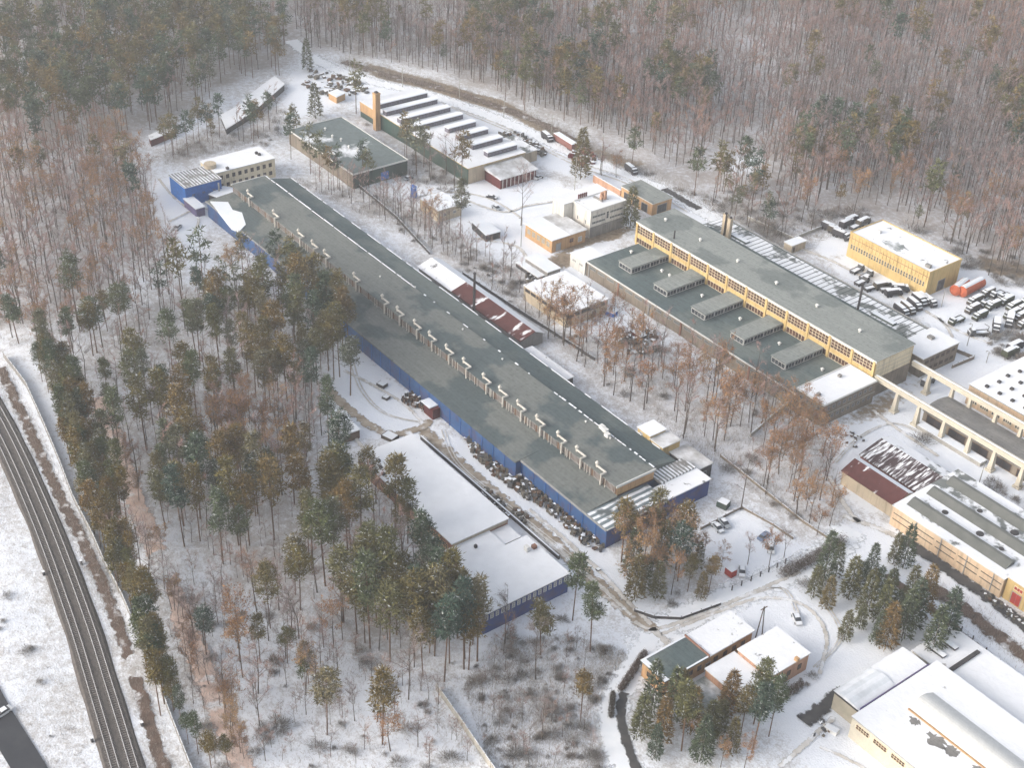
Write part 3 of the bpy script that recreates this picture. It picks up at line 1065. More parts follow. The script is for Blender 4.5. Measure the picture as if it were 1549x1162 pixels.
# --- tall yellow workshop with its low glazed aisle
def workshop():
    ZT, ZL = 13.0, 5.0
    x0, x1, y0, y1 = -315.6, -206.6, 305.0, 322.8
    h = Bld('workshop_hall', 'tall yellow workshop with bands of gridded windows and a grey flat roof', 'factory', (x0, x1, y0, y1), ZT, 'yellow_wall', 'tar_roof', over=.35, thick=.35)
    L = x1 - x0
    n = 12
    bay = L / n
    for i in range(n):
        u = bay * (i + .5)
        h.win('L', u, 9.0, bay - 1.1, 3.3, nx=6, nz=3, pane='glass_brown', frame='cream_wall', bar=.13, fw=.14)
        if i < n - 1:
            h.win('L', u, 5.25, bay - 1.1, 2.2, nx=6, nz=1, pane='glass_brown', frame='cream_wall', bar=.13, fw=.14)
    for i in range(n + 1):
        u = min(max(bay * i, .4), L - .4)
        h.box('pilaster', u - .42, u + .42, -.38, 0, 5.1, 12.8, 'yellow_wall')
    b = MB()
    b.box(-.3, L + .3, -.20, 0, 12.35, 12.94)
    b.build('cornice', 'trim_white', h.root)
    b = MB()
    b.box(.4, L - .4, -.16, 0, 7.55, 8.9)
    b.build('wall_band', 'yellow_wall', h.root)
    D = y1 - y0
    h.box('end_panel', L, L + .12, .5, D - .5, 6.4, 12.4, 'cream_wall')
    for k in range(3):
        h.box('panel_joint', L + .12, L + .15, .6, D - .6, 7.6 + k * 1.5, 7.68 + k * 1.5, 'trim_grey')
    h.box('end_plinth', L, L + .16, .3, D - .3, -.3, 6.3, 'brown_wall')
    h.door('F', 12.5, 4.2, 5, 'timber', 'gate')
    v = MB()
    stack_vent(v, 0, 0, 0, .55, 1.0)
    vm = v.mesh('roof_vent', ['trim_white'])
    for px, py in ((1007, 332), (1059.5, 362.5), (1116, 394.4), (1174.6, 428), (1236, 462.5), (1300.8, 500.3)):
        x, y = h.loc(px, py, ZT + .8)
        obj('roof_vent', vm, h.root, (x, y, ZT + .28))
    x, y = h.loc(1019.5, 362, ZT)
    b = MB()
    b.tube((x, y, ZT + .2), (x, y, ZT + 3.4), .28, .24, 8)
    b.build('flue', 'steel_dark', h.root)
    # chimneys rising behind the eaves
    t = thing('chimney', 'pair of square beige brick chimneys behind the grey workshop roof', 'chimney', (*at(1097, 358, 5.4), 0))
    for dx, dy, hh in ((-1.0, 0, 13.8), (1.2, .2, 13.0)):
        b = MB()
        b.box(dx - .72, dx + .72, dy - .7, dy + .7, 0, hh)
        b.box(dx - .85, dx + .85, dy - .82, dy + .82, hh, hh + .25)
        b.box(dx - .35, dx + .35, dy - .35, dy + .35, hh + .25, hh + .9, 1)
        b.build('stack', ['beige_wall', 'steel_dark'], t)
    b = MB()
    b.box(-.30, .10, -.95, -.72, 0, 14.6)
    b.build('flue', 'steel_dark', t)
    # low aisle
    a = Bld('low_hall', 'low grey roofed hall with five window lanterns below the tall yellow workshop', 'factory', (-313.6, -215.8, 281.0, 304.6), ZL, 'brown_wall', 'tar_roof_dark', over=.3, thick=.3)
    a.box('roof_edge', -.3, a.L + .3, -.32, -.02, ZL + .253, ZL + .42, 'trim_white')
    for i in range(20):
        u = 3 + i * 4.8
        a.win('L', u, 3.2, 3.6, 1.1, nx=6, nz=1, pane='glass_grey', frame='trim_grey')
    for i in range(7):
        a.box('pilaster', 1 + i * 15.5, 1.7 + i * 15.5, -.22, 0, -.3, ZL - .1, 'brick_wall' if i % 2 else 'grey_wall')
    lants = [((937.3, 393.6), (955.3, 405.4), (1010.5, 384.6)), ((990.4, 427.6), (1008.8, 440.2), (1065, 417.6)), ((1046.6, 462.9), (1066.7, 475.5), (1121.3, 451.1)),
             ((1105.5, 500.8), (1126.3, 512.5), (1181.7, 485.7)), ((1168.3, 536.9), (1188.4, 550.4), (1243.8, 525.2))]
    zl = 7.7
    for p in lants:
        q = [a.loc(*w, zl) for w in p]
        xa, xb, ya, yb = q[0][0], q[1][0], (q[0][1] + q[1][1]) / 2, q[2][1]
        l = a.box('lantern', xa, xb, ya, yb, ZL + .2, zl - .25, 'grey_wall')
        a.box('lantern_roof', xa - .3, xb + .3, ya - .3, yb + .3, zl - .25, zl, 'tar_roof', None, l)
        nb = 4
        bw = (yb - ya) / nb
        for k in range(nb):
            o = obj('window', window_mesh(bw - .12, 1.8, 3, 1, 'glass', 'trim_white', .09, .14), l, (xb, ya + bw * (k + .5), ZL + .4), PI / 2)
        obj('window', window_mesh(xb - xa - .2, 1.8, 4, 1, 'glass', 'trim_white', .09, .14), l, ((xa + xb) / 2, ya, ZL + .4), 0)
    for px, py in ((955, 380.6), (1001.3, 409.5), (1013, 416.2), (1062.2, 447), (1119.6, 482.2), (1179, 519.5), (1244, 558.7)):
        x, y = a.loc(px, py, ZL + .8)
        obj('roof_vent', vm, a.root, (x, y, ZL + .2))
    # glazed lean-to strip behind, seen past the roof edge
    g = Bld('glazed_strip', 'long low glazed roof with snow between its rafters behind the workshop', 'lean-to', (-312, -216.2, 323.3, 345.6), 5.0, 'brown_wall', None)
    b = MB()
    b.profx([(0, 4.8), (g.D + .4, 4.8), (g.D + .4, 5.0), (0, 5.6)], 0, g.L, 0)
    b.build('roof', 'tar_roof_dark', g.root)
    g.box('snow_field', .5, g.L - .5, g.D * .46, g.D - .9, 5.0, 5.36, 'snow_roof_worn')
    b = MB()
    for i in range(1, 44):
        b.box(i * g.L / 44, i * g.L / 44 + .16, g.D * .44, g.D - .5, 5.1, 5.5)
    b.build('roof_ribs', 'tar_roof_dark', g.root)
    g.box('eaves_trim', 0, g.L, g.D + .1, g.D + .4, 5.05, 5.4, 'trim_grey')
    for u, w in ((12, 8), (78, 9)):
        g.box('roof_hatch', u, u + w, 13.4, 15.4, 5.0, 6.1, 'tar_roof_dark', 'snow')
    g.box('roof_walkway', 3, g.L - 3, 11.2, 12.4, 5.1, 5.5, 'tar_roof_dark')


workshop()

b_ = Bld('brick_annex', 'two storey brown annex with white flat roof at the end of the low hall', 'annex', R(7.3, (1206, 588.4), (1281.5, 556.5), (1322.6, 575.8), (1248.7, 613.6)), 7.3, 'brown_wall', 'snow_roof', parapet=.25)
b_.box('cornice', -.2, b_.L + .2, -.2, b_.D + .2, 3.55, 3.75, 'concrete')
b_.row('F', 1, b_.D - 1, 9, 4.9, 1.2, 1.3, frame='trim_grey')
b_.row('F', 1, b_.D - 1, 9, 1.6, 1.2, 1.3, frame='trim_grey')
b_.row('L', .8, b_.L - .8, 4, 4.9, 1.2, 1.3, frame='trim_grey')
for px, py in ((1270, 570), (1238, 598)):
    x, y = b_.loc(px, py, 7.5)
    b_.box('roof_box', x - .5, x + .5, y - .5, y + .5, 7.5, 8.3, 'grey_wall')

b_ = Bld('brick_annex', 'snow roofed brown block closing the glazed roof, beside the truck park', 'annex', R(6.6, (1376, 512), (1409, 498.5), (1450, 517.8), (1396.4, 543.8)), 6.6, 'brown_wall', 'snow_roof')
b_.row('F', 1, b_.D - 1, 6, 4.2, 1.6, 1.2, frame='timber')
b_.row('F', 1, b_.D - 1, 6, 1.2, 1.6, 1.2, frame='timber')
x, y = b_.loc(1408, 511, 7)
b_.box('roof_box', x - 1, x + 1, y - .8, y + .8, 6.8, 7.6, 'grey_wall')


# --- crane gantry
def gantry():
    zt = 8.2
    for (pa, pb, feet, lab) in (((1324.3, 567), (1549, 699.5), ((1353.6, 621), (1388, 639.6), (1422, 664.6), (1462.6, 687.2), (1502, 708), (1541, 735)), 'cream concrete crane runway on tapered columns, the one in front'),
                                ((1380, 545), (1549, 640), ((1403, 592.6), (1447.8, 607.8), (1476.8, 622), (1515.6, 644)), 'cream concrete crane runway on columns beside the spotted snow roof')):
        a, b = at(*pa, zt), at(*pb, zt)
        y = (a[1] + b[1]) / 2
        x0 = a[0]
        x1 = b[0] + 45
        t = thing('crane_gantry', lab, 'crane runway', (x0, y, 0))
        m_ = MB()
        m_.box(.3, x1 - x0, -.45, .45, zt - 1.7, zt - .4)
        m_.box(.3, x1 - x0, -.8, .8, zt - .4, zt)
        m_.build('beam', 'concrete_pale', t)
        m_ = MB()
        m_.box(.3, x1 - x0, -.25, .25, zt, zt + .12)
        m_.build('crane_rail', 'snow', t)
        xs = [at(*p)[0] for p in feet]
        st = np.median(np.diff(xs))
        while xs[-1] < x1 - 10:
            xs.append(xs[-1] + float(st))
        for x in xs:
            m_ = MB()
            X = x - x0
            m_.add([(X - .75, -.9, -.3), (X + .75, -.9, -.3), (X + .75, .9, -.3), (X - .75, .9, -.3), (X - .42, -.42, zt - 1.7), (X + .42, -.42, zt - 1.7), (X + .42, .42, zt - 1.7), (X - .42, .42, zt - 1.7)],
                   [(0, 3, 2, 1), (0, 1, 5, 4), (1, 2, 6, 5), (2, 3, 7, 6), (3, 0, 4, 7), (4, 5, 6, 7)])
            m_.box(X - 1.1, X + 1.1, -1.2, 1.2, -.35, .35)
            m_.build('column', 'concrete_pale', t)


gantry()


def barrel_store():
    zr = 3.2
    y0 = at(1470, 664, zr)[1]
    y1 = at(1490, 632, zr)[1]
    x0 = at(1400, 620, zr)[0]
    h = Bld('store_shed', 'low dark shed with a shallow curved bitumen roof between the two crane runways', 'shed', (x0, x0 + 80, y0, y1), zr, 'brown_wall', None)
    b = MB()
    pr = [(-.3, zr - .1), (h.D + .3, zr - .1)] + [(h.D * (1 - t) , zr + .2 + 1.1 * math.sin(PI * t)) for t in np.linspace(0, 1, 9)]
    b.profx(pr, -.4, h.L, 0)
    b.build('roof', 'asphalt_worn', h.root)
    for i in range(9):
        h.door('L', 4.5 + i * 8, 5.8, 2.4, 'steel_dark', 'bay_opening', 0, 'timber')


barrel_store()

# building with chequered snow roof at the right edge
y0 = at(1510, 607, 6.5)[1]
b_ = Bld('panel_hall', 'flat hall with snow roof dotted by dark square vents, behind the rear runway', 'hall', (R(6.5, (1470.4, 584.0), (1513, 559.0))[0], -140, R(6.5, (1470.4, 584.0))[2], R(6.5, (1513, 559.0))[3] + 16), 6.5, 'beige_panel', 'snow_roof', trim='trim_grey')
v_ = MB()
v_.box(-.5, .5, -.5, .5, 0, .7)
vm_ = v_.mesh('roof_vent', ['dark_wall'])
for i in range(12):
    for j in range(6):
        obj('roof_vent', vm_, b_.root, (4 + i * 4.6 + (j % 2) * .6, 3 + j * 5.2, 6.7))
for i in range(14):
    b_.win('L', 2.5 + i * 4.2, 1.0, 3.0, 3.4, nx=4, nz=1, pane='dark_wall', frame='concrete_pale', bar=.3)


# --- twin gabled red roofed sheds
def twin_sheds():
    ze, zr = 4.2, 6.2
    for (e0, e1, r0, r1, lab, m1, m2, wall) in (
            ((1275.7, 711.6), (1346.6, 761.5), (1293, 696.5), (1375.7, 745.3), 'gabled shed with red roof and beige wall, half snowed over', 'snow_on_red', 'snow', 'beige_wall'),
            ((1303.6, 693), (1390.8, 741.8), (1326.9, 662.8), (1428, 719.7), 'gabled shed with dark red roof streaked with melting snow', 'snow_on_dark', 'snow_roof_worn', 'red_brick')):
        a, b, c, d = at(*e0, ze), at(*e1, ze), at(*r0, zr), at(*r1, zr)
        x0, x1 = (a[0] + c[0]) / 2, (b[0] + d[0]) / 2 + .6
        y0, yr = (a[1] + b[1]) / 2, (c[1] + d[1]) / 2
        w = yr - y0
        D = w * (1.45 if wall == 'beige_wall' else 1.5)
        t = Bld('gabled_shed', lab, 'shed', (x0, min(x1, -163.2), y0, y0 + D), ze, None, None)
        z2 = zr - (D - w) / w * (zr - ze) * 1.0
        m_ = MB()
        m_.profx([(0, -.35), (D, -.35), (D, z2 - .05), (w, zr - .05), (0, ze - .05)], 0, t.L)
        m_.build('wall', wall, t.root)
        m_ = MB()
        m_.profx([(-.4, ze - .15), (w, zr - .02), (w, zr + .16), (-.4, ze + .1)], -.4, t.L + .2)
        m_.build('roof', m1, t.root)
        m_ = MB()
        m_.profx([(w + .002, zr - .02), (D + .3, z2 - .14), (D + .3, z2 + .1), (w + .002, zr + .17)], -.4, t.L + .2)
        m_.build('roof', m2, t.root)
        t.door('K', D * .5, 3.2, 3, 'timber', 'gate')


twin_sheds()


def striped_hall():
    z = 6.0
    b = Bld('striped_hall', 'beige panelled hall whose snowy roof carries three dark ridged rooflights', 'hall', (-162.8, -127.2, 262.5, 290), z, 'beige_panel', 'snow_roof_worn', trim='trim_white')
    for k in range(3):
        y = 5.2 + k * 8.2
        m_ = MB()
        m_.profx([(y - 2.2, z + .2), (y + 1.6, z + .2), (y + 1.2, z + 1.5), (y + .2, z + 1.5)], 1.8, b.L - 2.0, 0)
        m_.build('rooflight', 'bitumen_ridge', b.root)
    for zz in (2.0, 3.9):
        for q in range(5):
            b.box('wall_joint', .6 + q * 7.1, 6.9 + q * 7.1, -.05, 0, zz, zz + .26, 'dark_wall')
    for i in range(4):
        b.box('downpipe', 8 + i * 8.2, 8.2 + i * 8.2, -.22, -.06, -.2, z - .1, 'trim_grey')
    for x, y, r in ((10, 4 + 5, .9), (21, 9.4, 1.1), (28, 9.0, .7), (15, 17.3, .8), (26, 17.4, 1.2)):
        m_ = MB()
        m_.tube((x, y, z + .22), (x, y, z + .5), r, r * .9, 10)
        m_.build('roof_hatch', 'dark_wall', b.root)
    n = Bld('red_gate_hall', 'yellow end building with white roof and a bright red gate facing the lane', 'hall', (-126.9, -96, 263.5, 290), 6.6, 'yellow_wall', 'snow_roof')
    n.box('blue_panel', -.06, 0, 2, 10, 4.2, 6.3, 'blue_paint')
    n.door('L', 3.6, 2.6, 3.4, 'red_paint', 'red_gate')
    n.win('L', 3.6, 4.2, 2.6, 1.2, nx=3, nz=1, pane='red_paint', frame='cream_wall')
    for k in range(5):
        n.win('L', 8 + k * 4, 1.2, 2.6, 4.0, nx=3, nz=3, pane='glass_brown', frame='cream_wall', fw=.2)


striped_hall()

# --- white roofed hall beside the wood, and the blue hall in front of it
b_ = Bld('brick_hall', 'brick hall with a broad unbroken white snow roof in front of the pine wood', 'hall', (-263.5, -218.3, 157.0, 174.9), 4.6, 'brick_wall', 'snow_roof')
for i in range(9):
    b_.win('L', 3 + i * 4.9, 1.6, 2.6, 1.6, nx=3, nz=2, frame='orange_wall')
    b_.box('pilaster', .3 + i * 4.9, .8 + i * 4.9, -.2, 0, -.3, 4.5, 'orange_wall')
b_.box('end_band', b_.L, b_.L + .1, .3, b_.D - .3, 3.5, 4.5, 'beige_wall')
for px, py in ((576, 708), (580, 718), (573, 698)):
    x, y = b_.loc(px, py, 5)
    b_.box('roof_vent', x - .4, x + .4, y - .4, y + .4, 4.85, 5.6, 'dark_wall')
b_ = Bld('link_block', 'low flat snow covered link between the brick hall and the blue hall', 'annex', (-218.1, -208.9, 155.0, 168.5), 3.4, 'brick_wall', 'snow_roof')
for px, py in ((719.5, 827), (685, 843), (664, 842), (660, 833)):
    x, y = b_.loc(px, py, 4)
    b_.box('roof_vent', x - .35, x + .35, y - .35, y + .35, 3.65, 4.5, 'dark_wall')
b_ = Bld('link_block', 'smaller lower snow covered lean-to at the corner of the brick hall', 'annex', (-218.1, -212.5, 168.7, 174.5), 2.6, 'beige_wall', 'snow_roof')
b_ = Bld('blue_hall', 'blue walled hall with a white roof and a strip of upright windows under the eaves', 'hall', (-208.6, -191.4, 147.3, 173.5), 6.0, 'blue_cladding_end', 'snow_roof')
for i in range(16):
    b_.win('F', .9 + i * 1.62, 3.9, .95, 1.5, nx=1, nz=2, pane='glass_pale', frame='trim_white')
x, y = b_.loc(797, 832, 6.5)
b_.box('roof_stack', x - .7, x + .7, y - .5, y + .5, 6.2, 7.7, 'trim_white')
b_.box('roof_box', x - .3, x + .8, y + 1.6, y + 2.7, 6.2, 7.2, 'brick_wall')

a, b = at(637, 663), at(846, 845)
t = thing('low_wall', 'long dark low wall topped with snow running beside the brick hall', 'wall', (a[0], a[1], 0))
m_ = MB()
m_.box(0, b[0] - a[0], -.28, .28, -.4, .95)
m_.build('wall', 'dark_wall', t)
m_ = MB()
m_.box(0, b[0] - a[0], -.3, .12, .953, 1.06)
m_.build('snow_cap', 'snow', t)
LINES.append(([a, b], 2))

# --- buildings by the gate
b_ = Bld('gate_house', 'long beige gatehouse, one half of its roof snowy and the other bare dark felt', 'office', (-159.2, -151.6, 169.6, 198.0), 4.6, 'orange_wall', None)
b_.box('roof', -.4, b_.L + .4, 13.8, b_.D + .4, 4.55, 4.9, 'snow_roof_spotted')
b_.box('dark_roof', -.4, b_.L + .4, -.4, 13.5, 4.5, 4.8, 'tar_roof_dark')
m_ = MB()
m_.box(-.4, b_.L + .4, 13.503, 13.797, 4.55, 5.3)
m_.box(b_.L, b_.L + .42, -.42, 13.4, 4.803, 4.92, 1)
m_.box(-.42, b_.L, -.42, .9, 4.803, 4.92, 1)
m_.box(-.42, .1, .9, 13.4, 4.803, 4.95, 1)
m_.build('fire_wall', ['brick_wall', 'snow'], b_.root)
b_.row('F', 1.5, 12.5, 4, 1.5, 1.3, 1.5, frame='timber')
b_.row('F', 15, 27, 4, 1.5, 1.3, 1.5, frame='timber')
b_.row('L', 1, 6.6, 2, 1.5, 1.3, 1.5, frame='timber')
b_.door('F', 13.9, 1.4, 2.3, 'timber')
b_ = Bld('gate_house', 'salmon walled block with white roof at the corner of the gate buildings', 'office', (-148.8, -138.3, 190.3, 203.2), 5.0, 'salmon_wall', 'snow_roof_spotted')
b_.row('F', 1, b_.D - 1, 3, 1.6, 1.2, 1.6, frame='timber', pane='glass_grey')
b_.row('L', 1, b_.L - 1, 3, 1.6, 1.2, 1.6, frame='timber', pane='glass_grey')
x, y = b_.loc(1205, 1000, 5.2)
b_.box('roof_vent', x - .5, x + .5, y - .4, y + .4, 5.2, 6.2, 'orange_wall')
b_ = Bld('gate_house', 'low snow roofed wing linking the beige gatehouse to the salmon block', 'annex', (-149.6, -139.8, 180.8, 190.0), 3.5, 'salmon_wall', 'snow_roof')
b_.row('F', .8, b_.D - .8, 4, 1.0, 1.3, 1.4, frame='brick_wall', pane='glass_grey')
b_.door('K', 4, 1.5, 2.4, 'timber')
b_ = Bld('terrace', 'low snowy terrace in front of the gatehouse wing', 'terrace', (-149.4, -139.6, 171.6, 180.5), 1.0, 'concrete', 'snow_roof_thin')
m_ = MB()
m_.box(-160.4, -160.1, 183, 198.5, -.35, 1.4)
m_.box(-160.45, -160.05, 183, 198.5, 1.4, 1.55, 1)
o_ = m_.build('garden_wall', ['brick_wall', 'snow'])
tag(o_, 'low brick wall with snow on top along the back of the beige gatehouse', 'wall')


# --- tent hall and big white hall
def tent():
    x0, x1, y0, y1 = -126.5, -119.3, 198.9, 222.8
    b = Bld('tent_hall', 'white ribbed tent hall with beige end wall beside the big snow roof', 'tent hall', (x0, x1, y0, y1), 5.2, 'ribbed_beige', None)
    D = b.D
    for a, e, bul, mt in ((0, D * .52, .9, 'ribbed_white'), (D * .52 + .1, D, .25, 'snow_roof')):
        m_ = MB()
        pr = [(-.3, 5.1), (b.L + .2, 5.1)] + [((b.L + .2) * (1 - q) - .3 * q, 5.35 + bul * math.sin(PI * q)) for q in np.linspace(0, 1, 9)]
        m_.profy([(p[0], p[1]) for p in pr], a - .3, e + .1, 0)
        m_.build('roof', mt, b.root)
    b.box('blue_edge', b.L + .02, b.L + .3, 0, D, 5.0, 6.1, 'purple_wall')
    b.box('end_rim', -.35, b.L + .2, -.42, -.31, 4.95, 5.4, 'steel_dark')
    w = Bld('white_hall', 'large hall with thick white snow roof and a pale barrel vault along it', 'hall', (-118.5, -60, 195.6, 225.0), 6.0, 'concrete_pale', 'snow_roof', trim='trim_grey')
    for i in range(11):
        w.win('L', 3.2 + i * 5, 3.6, 3.8, 1.5, nx=5, nz=2, pane='glass_brown', frame='cream_wall')
    px = w.loc(1375, 1072, 6.4), w.loc(1488, 1160, 6.4), w.loc(1406, 1047, 6.4)
    ya = (px[0][1] + px[1][1]) / 2
    yb = px[2][1] + .6
    m_ = MB()
    n = 12
    pr = [(ya, 6.2)] + [(ya + (yb - ya) * q, 6.3 + 1.9 * math.sin(PI * (q ** .75))) for q in np.linspace(0, 1, n)] + [(yb, 6.2)]
    m_.profx(pr, px[0][0], w.L - 2, 0)
    m_.build('barrel_vault', 'trim_white', w.root)
    w.box('vault_gutter', px[0][0], w.L - 2, ya - .45, ya - .02, 6.26, 6.5, 'orange_wall')
    for cx, cy, r in ((px[0][0] + 3.2, ya - 1.9, 1.5), (px[0][0] + 9.5, ya - 2.6, 2.6), (px[0][0] + 13.5, ya - 2.2, 2.1), (px[0][0] + 20, ya - 1.7, 1.4), (px[0][0] + 25, ya - 1.9, 1.6)):
        rg = random.Random(int(cx * 10))
        m_ = MB()
        m_.prism([(cx + r * rg.uniform(.45, 1.15) * math.cos(2 * PI * k / 26), min(ya - .5, cy + .8 * r * rg.uniform(.5, 1.2) * math.sin(2 * PI * k / 26))) for k in range(26)], 6.2, 6.265)
        m_.build('bare_patch', 'asphalt_worn', w.root)
    r_ = Bld('side_block', 'low flat block with smooth snow roof beside the large white hall', 'annex', (-126, -60, 226.5, 241), 2.6, 'concrete', 'snow_roof')
    for i in range(2):
        r_.box('roof_skylight', 1.5 + 0 * i, 6, 3.5 + i * 4.5, 5.0 + i * 4.5, 2.85, 3.4, 'dark_wall', 'snow')
    r_.box('kerb', 9, 10, 1, 12.5, 2.85, 3.3, 'dark_wall')


tent()

# --- yellow building by the truck park
b_ = Bld('yellow_block', 'yellow building with ribbed facade, slit windows and patchy snow roof by the trucks', 'office', (-272.8, -237.2, 369.8, 387.2), 9.0, 'yellow_wall', 'snow_roof_spotted', parapet=.35, trim='yellow_wall', over=.1)
for i in range(28):
    u = 1 + (b_.L - 2) * (i + .5) / 28
    b_.win('L', u, 3.3, .72, 1.9, nx=1, nz=2, frame='cream_wall', fw=.08)
for i in range(22):
    u = 1 + (b_.L - 2) * i / 21
    b_.box('rib', u - .12, u + .12, -.14, 0, 5.6, 8.9, 'yellow_wall')
b_.box('string_course', .1, b_.L - .1, -.06, 0, 7.3, 7.5, 'brick_wall')
b_.door('F', 8, 3.6, 4.2, 'truck_grey', 'gate')
x, y = b_.loc(1330, 352, 9.3)
b_.box('roof_box', x - .6, x + .6, y - .6, y + .6, 9.26, 10.3, 'trim_white')
x, y = b_.loc(1404, 404, 9.3)
b_.box('roof_tank', x - 1, x + 1, y - .6, y + .6, 9.26, 10.4, 'grey_wall')
x, y = b_.loc(1355, 372, 9.2)
m_ = MB()
rg = random.Random(8)
m_.prism([(x + 6.0 * rg.uniform(.4, 1.15) * math.cos(2 * PI * k / 30), y + 3.2 * rg.uniform(.4, 1.15) * math.sin(2 * PI * k / 30)) for k in range(30)], 9.2, 9.262)
m_.build('bare_patch', 'snow_roof_thin', b_.root)

b_ = Bld('kiosk', 'small beige brick kiosk at the edge of the snowy yard', 'kiosk', R(2.6, (1194, 367), (1198, 373), (1213, 367), (1208, 359)), 2.8, 'beige_wall', 'snow')
b_.door('F', 1.2, 1.0, 2, 'timber')

# --- far sawtooth shed
b_ = Bld('sawtooth_shed', 'big shed with eight snow topped rooflights and dark green wall at the forest edge', 'factory', (-473.5, -395.0, 288.5, 316.5), 6.2, 'green_wall', 'snow_roof', trim='yellow_wall')
b_.box('front_cladding', b_.L, b_.L + .12, .2, b_.D - .2, -.3, 6.0, 'beige_wall')
b_.box('orange_end', -.1, 14, -.12, -.0, 2.2, 6.0, 'orange_wall')
lf = [((200, 285), (555, 190)), ((250, 325), (645, 245)), ((360, 385), (735, 300)), ((440, 440), (830, 355)), ((705, 450), (925, 410)), ((795, 510), (1010, 460)), ((890, 575), (1115, 520)), ((1000, 630), (1220, 575))]
for (p, q) in lf:
    p = b_.loc(530 + p[0] / 4.84, 100 + p[1] / 4.84, 8.4)
    q = b_.loc(530 + q[0] / 4.84, 100 + q[1] / 4.84, 8.4)
    xm = (p[0] + q[0]) / 2
    ya, yb = max(p[1], .8), min(q[1], b_.D - .6)
    l = b_.box('rooflight', xm - 2.4, xm + .35, ya, yb, 6.45, 8.35, 'skylight')
    b_.box('snow_cap', xm - 2.7, xm + .55, ya - .2, yb + .2, 8.35, 8.7, 'snow', None, l)
    k = max(2, int((yb - ya) / 5))
    for i in range(k):
        obj('window', window_mesh((yb - ya) / k - .3, 1.5, 4, 1, 'skylight', 'steel_dark', .08, .1), l, (xm + .35, ya + (yb - ya) * (i + .5) / k, 6.6), PI / 2)
x, y = b_.loc(566, 196)
t = thing('chimney', 'tall square buff chimney at the left wall of the sawtooth shed', 'chimney', (b_.x0 + x, b_.y0 - 1.7, 0))
FOOT.append((b_.x0 + x - 4, b_.x0 + x + 26, b_.y0 - 24, b_.y0))
m_ = MB()
m_.box(-1.15, 1.15, -1.15, 1.15, -.3, 15.6)
m_.box(-1.3, 1.3, -1.3, 1.3, 15.6, 16.0)
m_.build('shaft', 'orange_wall', t)
m_ = MB()
m_.box(-.6, .6, -.6, .6, 16.0, 16.6)
m_.build('flue', 'steel_dark', t)
q = [at(x, y, 5) for x, y in ((742.8, 252.9), (792.4, 240.5), (806.9, 252.9), (757.3, 267.4))]
b_ = Bld('porch_shed', 'brown timber shed with a sloping snow dusted roof against the sawtooth shed', 'shed', (-394.6, max(p[0] for p in q), min(p[1] for p in q), max(p[1] for p in q)), 4.2, 'dark_red', None)
m_ = MB()
m_.profy([(-.1, 4.1), (b_.L + .7, 4.1 - .3), (b_.L + .7, 4.1), (-.1, 5.4)], -.5, b_.D + .5)
m_.build('roof', 'snow_dusted', b_.root)
for i in range(9):
    b_.box('post', b_.L, b_.L + .2, 1 + i * (b_.D - 2) / 8, 1.25 + i * (b_.D - 2) / 8, -.2, 3.8, 'trim_white')
b_ = Bld('lean_shed', 'grey lean-to with rubble and snow on its roof at the corner of the sawtooth shed', 'shed', (-414, -398, 316.8, 325), 4.2, 'beige_wall', 'snow_roof_worn')

# --- grey roofed block in front of it
b_ = Bld('flat_block', 'flat block with a patchy grey and white roof between pines', 'hall', (-464.5, -415.2, 249.0, 273.8), 5.6, 'green_wall', 'snow_patched', parapet=.25)
b_.box('left_cladding', .1, b_.L - .1, -.1, 0, -.3, 5.4, 'brown_wall')
b_.box('blue_panel', b_.L, b_.L + .1, 12.5, 16, .2, 3.4, 'blue_paint')
v_ = MB()
stack_vent(v_, 0, 0, 0, .5, 1.1)
vm_ = v_.mesh('roof_vent', ['trim_white'])
for px, py in ((492, 195), (516, 211), (528, 222), (541, 227), (503, 206)):
    x, y = b_.loc(px, py, 6.4)
    obj('roof_vent', vm_, b_.root, (x, y, 5.85))

# --- far snow roofed sheds, skewed to the grid


def skew(name, label, cat, pts, z, wall, roof, h0=-.35):
    w = [at(x, y, z) for x, y in pts]
    c = w[0]
    t = thing(name, label, cat, (c[0], c[1], 0))
    pw = [(x - c[0], y - c[1]) for x, y in w]
    ar = sum(pw[i][0] * pw[(i + 1) % len(pw)][1] - pw[(i + 1) % len(pw)][0] * pw[i][1] for i in range(len(pw)))
    if ar < 0:
        pw = pw[::-1]
    m_ = MB()
    m_.prism(pw, h0, z - .05)
    m_.build('wall', wall, t)
    cx, cy = sum(p[0] for p in pw) / len(pw), sum(p[1] for p in pw) / len(pw)
    m_ = MB()
    m_.prism([(cx + (x - cx) * 1.04, cy + (y - cy) * 1.04) for x, y in pw], z - .05, z + .25)
    m_.build('roof', roof, t)
    xs, ys = [p[0] for p in w], [p[1] for p in w]
    FOOT.append((min(xs), max(xs), min(ys), max(ys)))
    return t


skew('long_shed', 'long dark shed with a snow roof in the clearing, upper of the two', 'shed', [(367.6, 151), (414.6, 115.8), (429.7, 127.6), (387.7, 164.5)], 2.5, 'dark_wall', 'snow_roof')
skew('long_shed', 'shorter dark shed with a snow roof in the clearing, lower of the two', 'shed', [(334, 174.6), (365.9, 157), (386, 167), (342.4, 194.7)], 2.2, 'dark_wall', 'snow_roof')
skew('hut', 'orange sided hut under snow at the edge of the dark pines', 'hut', [(163, 208), (181, 203), (190, 219), (171, 223)], 2.8, 'orange_wall', 'snow')
skew('low_hut', 'low dark red hut half hidden by pines near the snowy sheds', 'hut', [(225, 205), (262, 190), (266, 197), (228, 212)], 2.4, 'dark_red', 'snow_roof_worn')
skew('lean_shed', 'small white roofed shed open on one side at the edge of the pine wood', 'shed', [(500, 622), (514, 619), (544, 650), (516, 660)], 2.6, 'timber', 'snow')
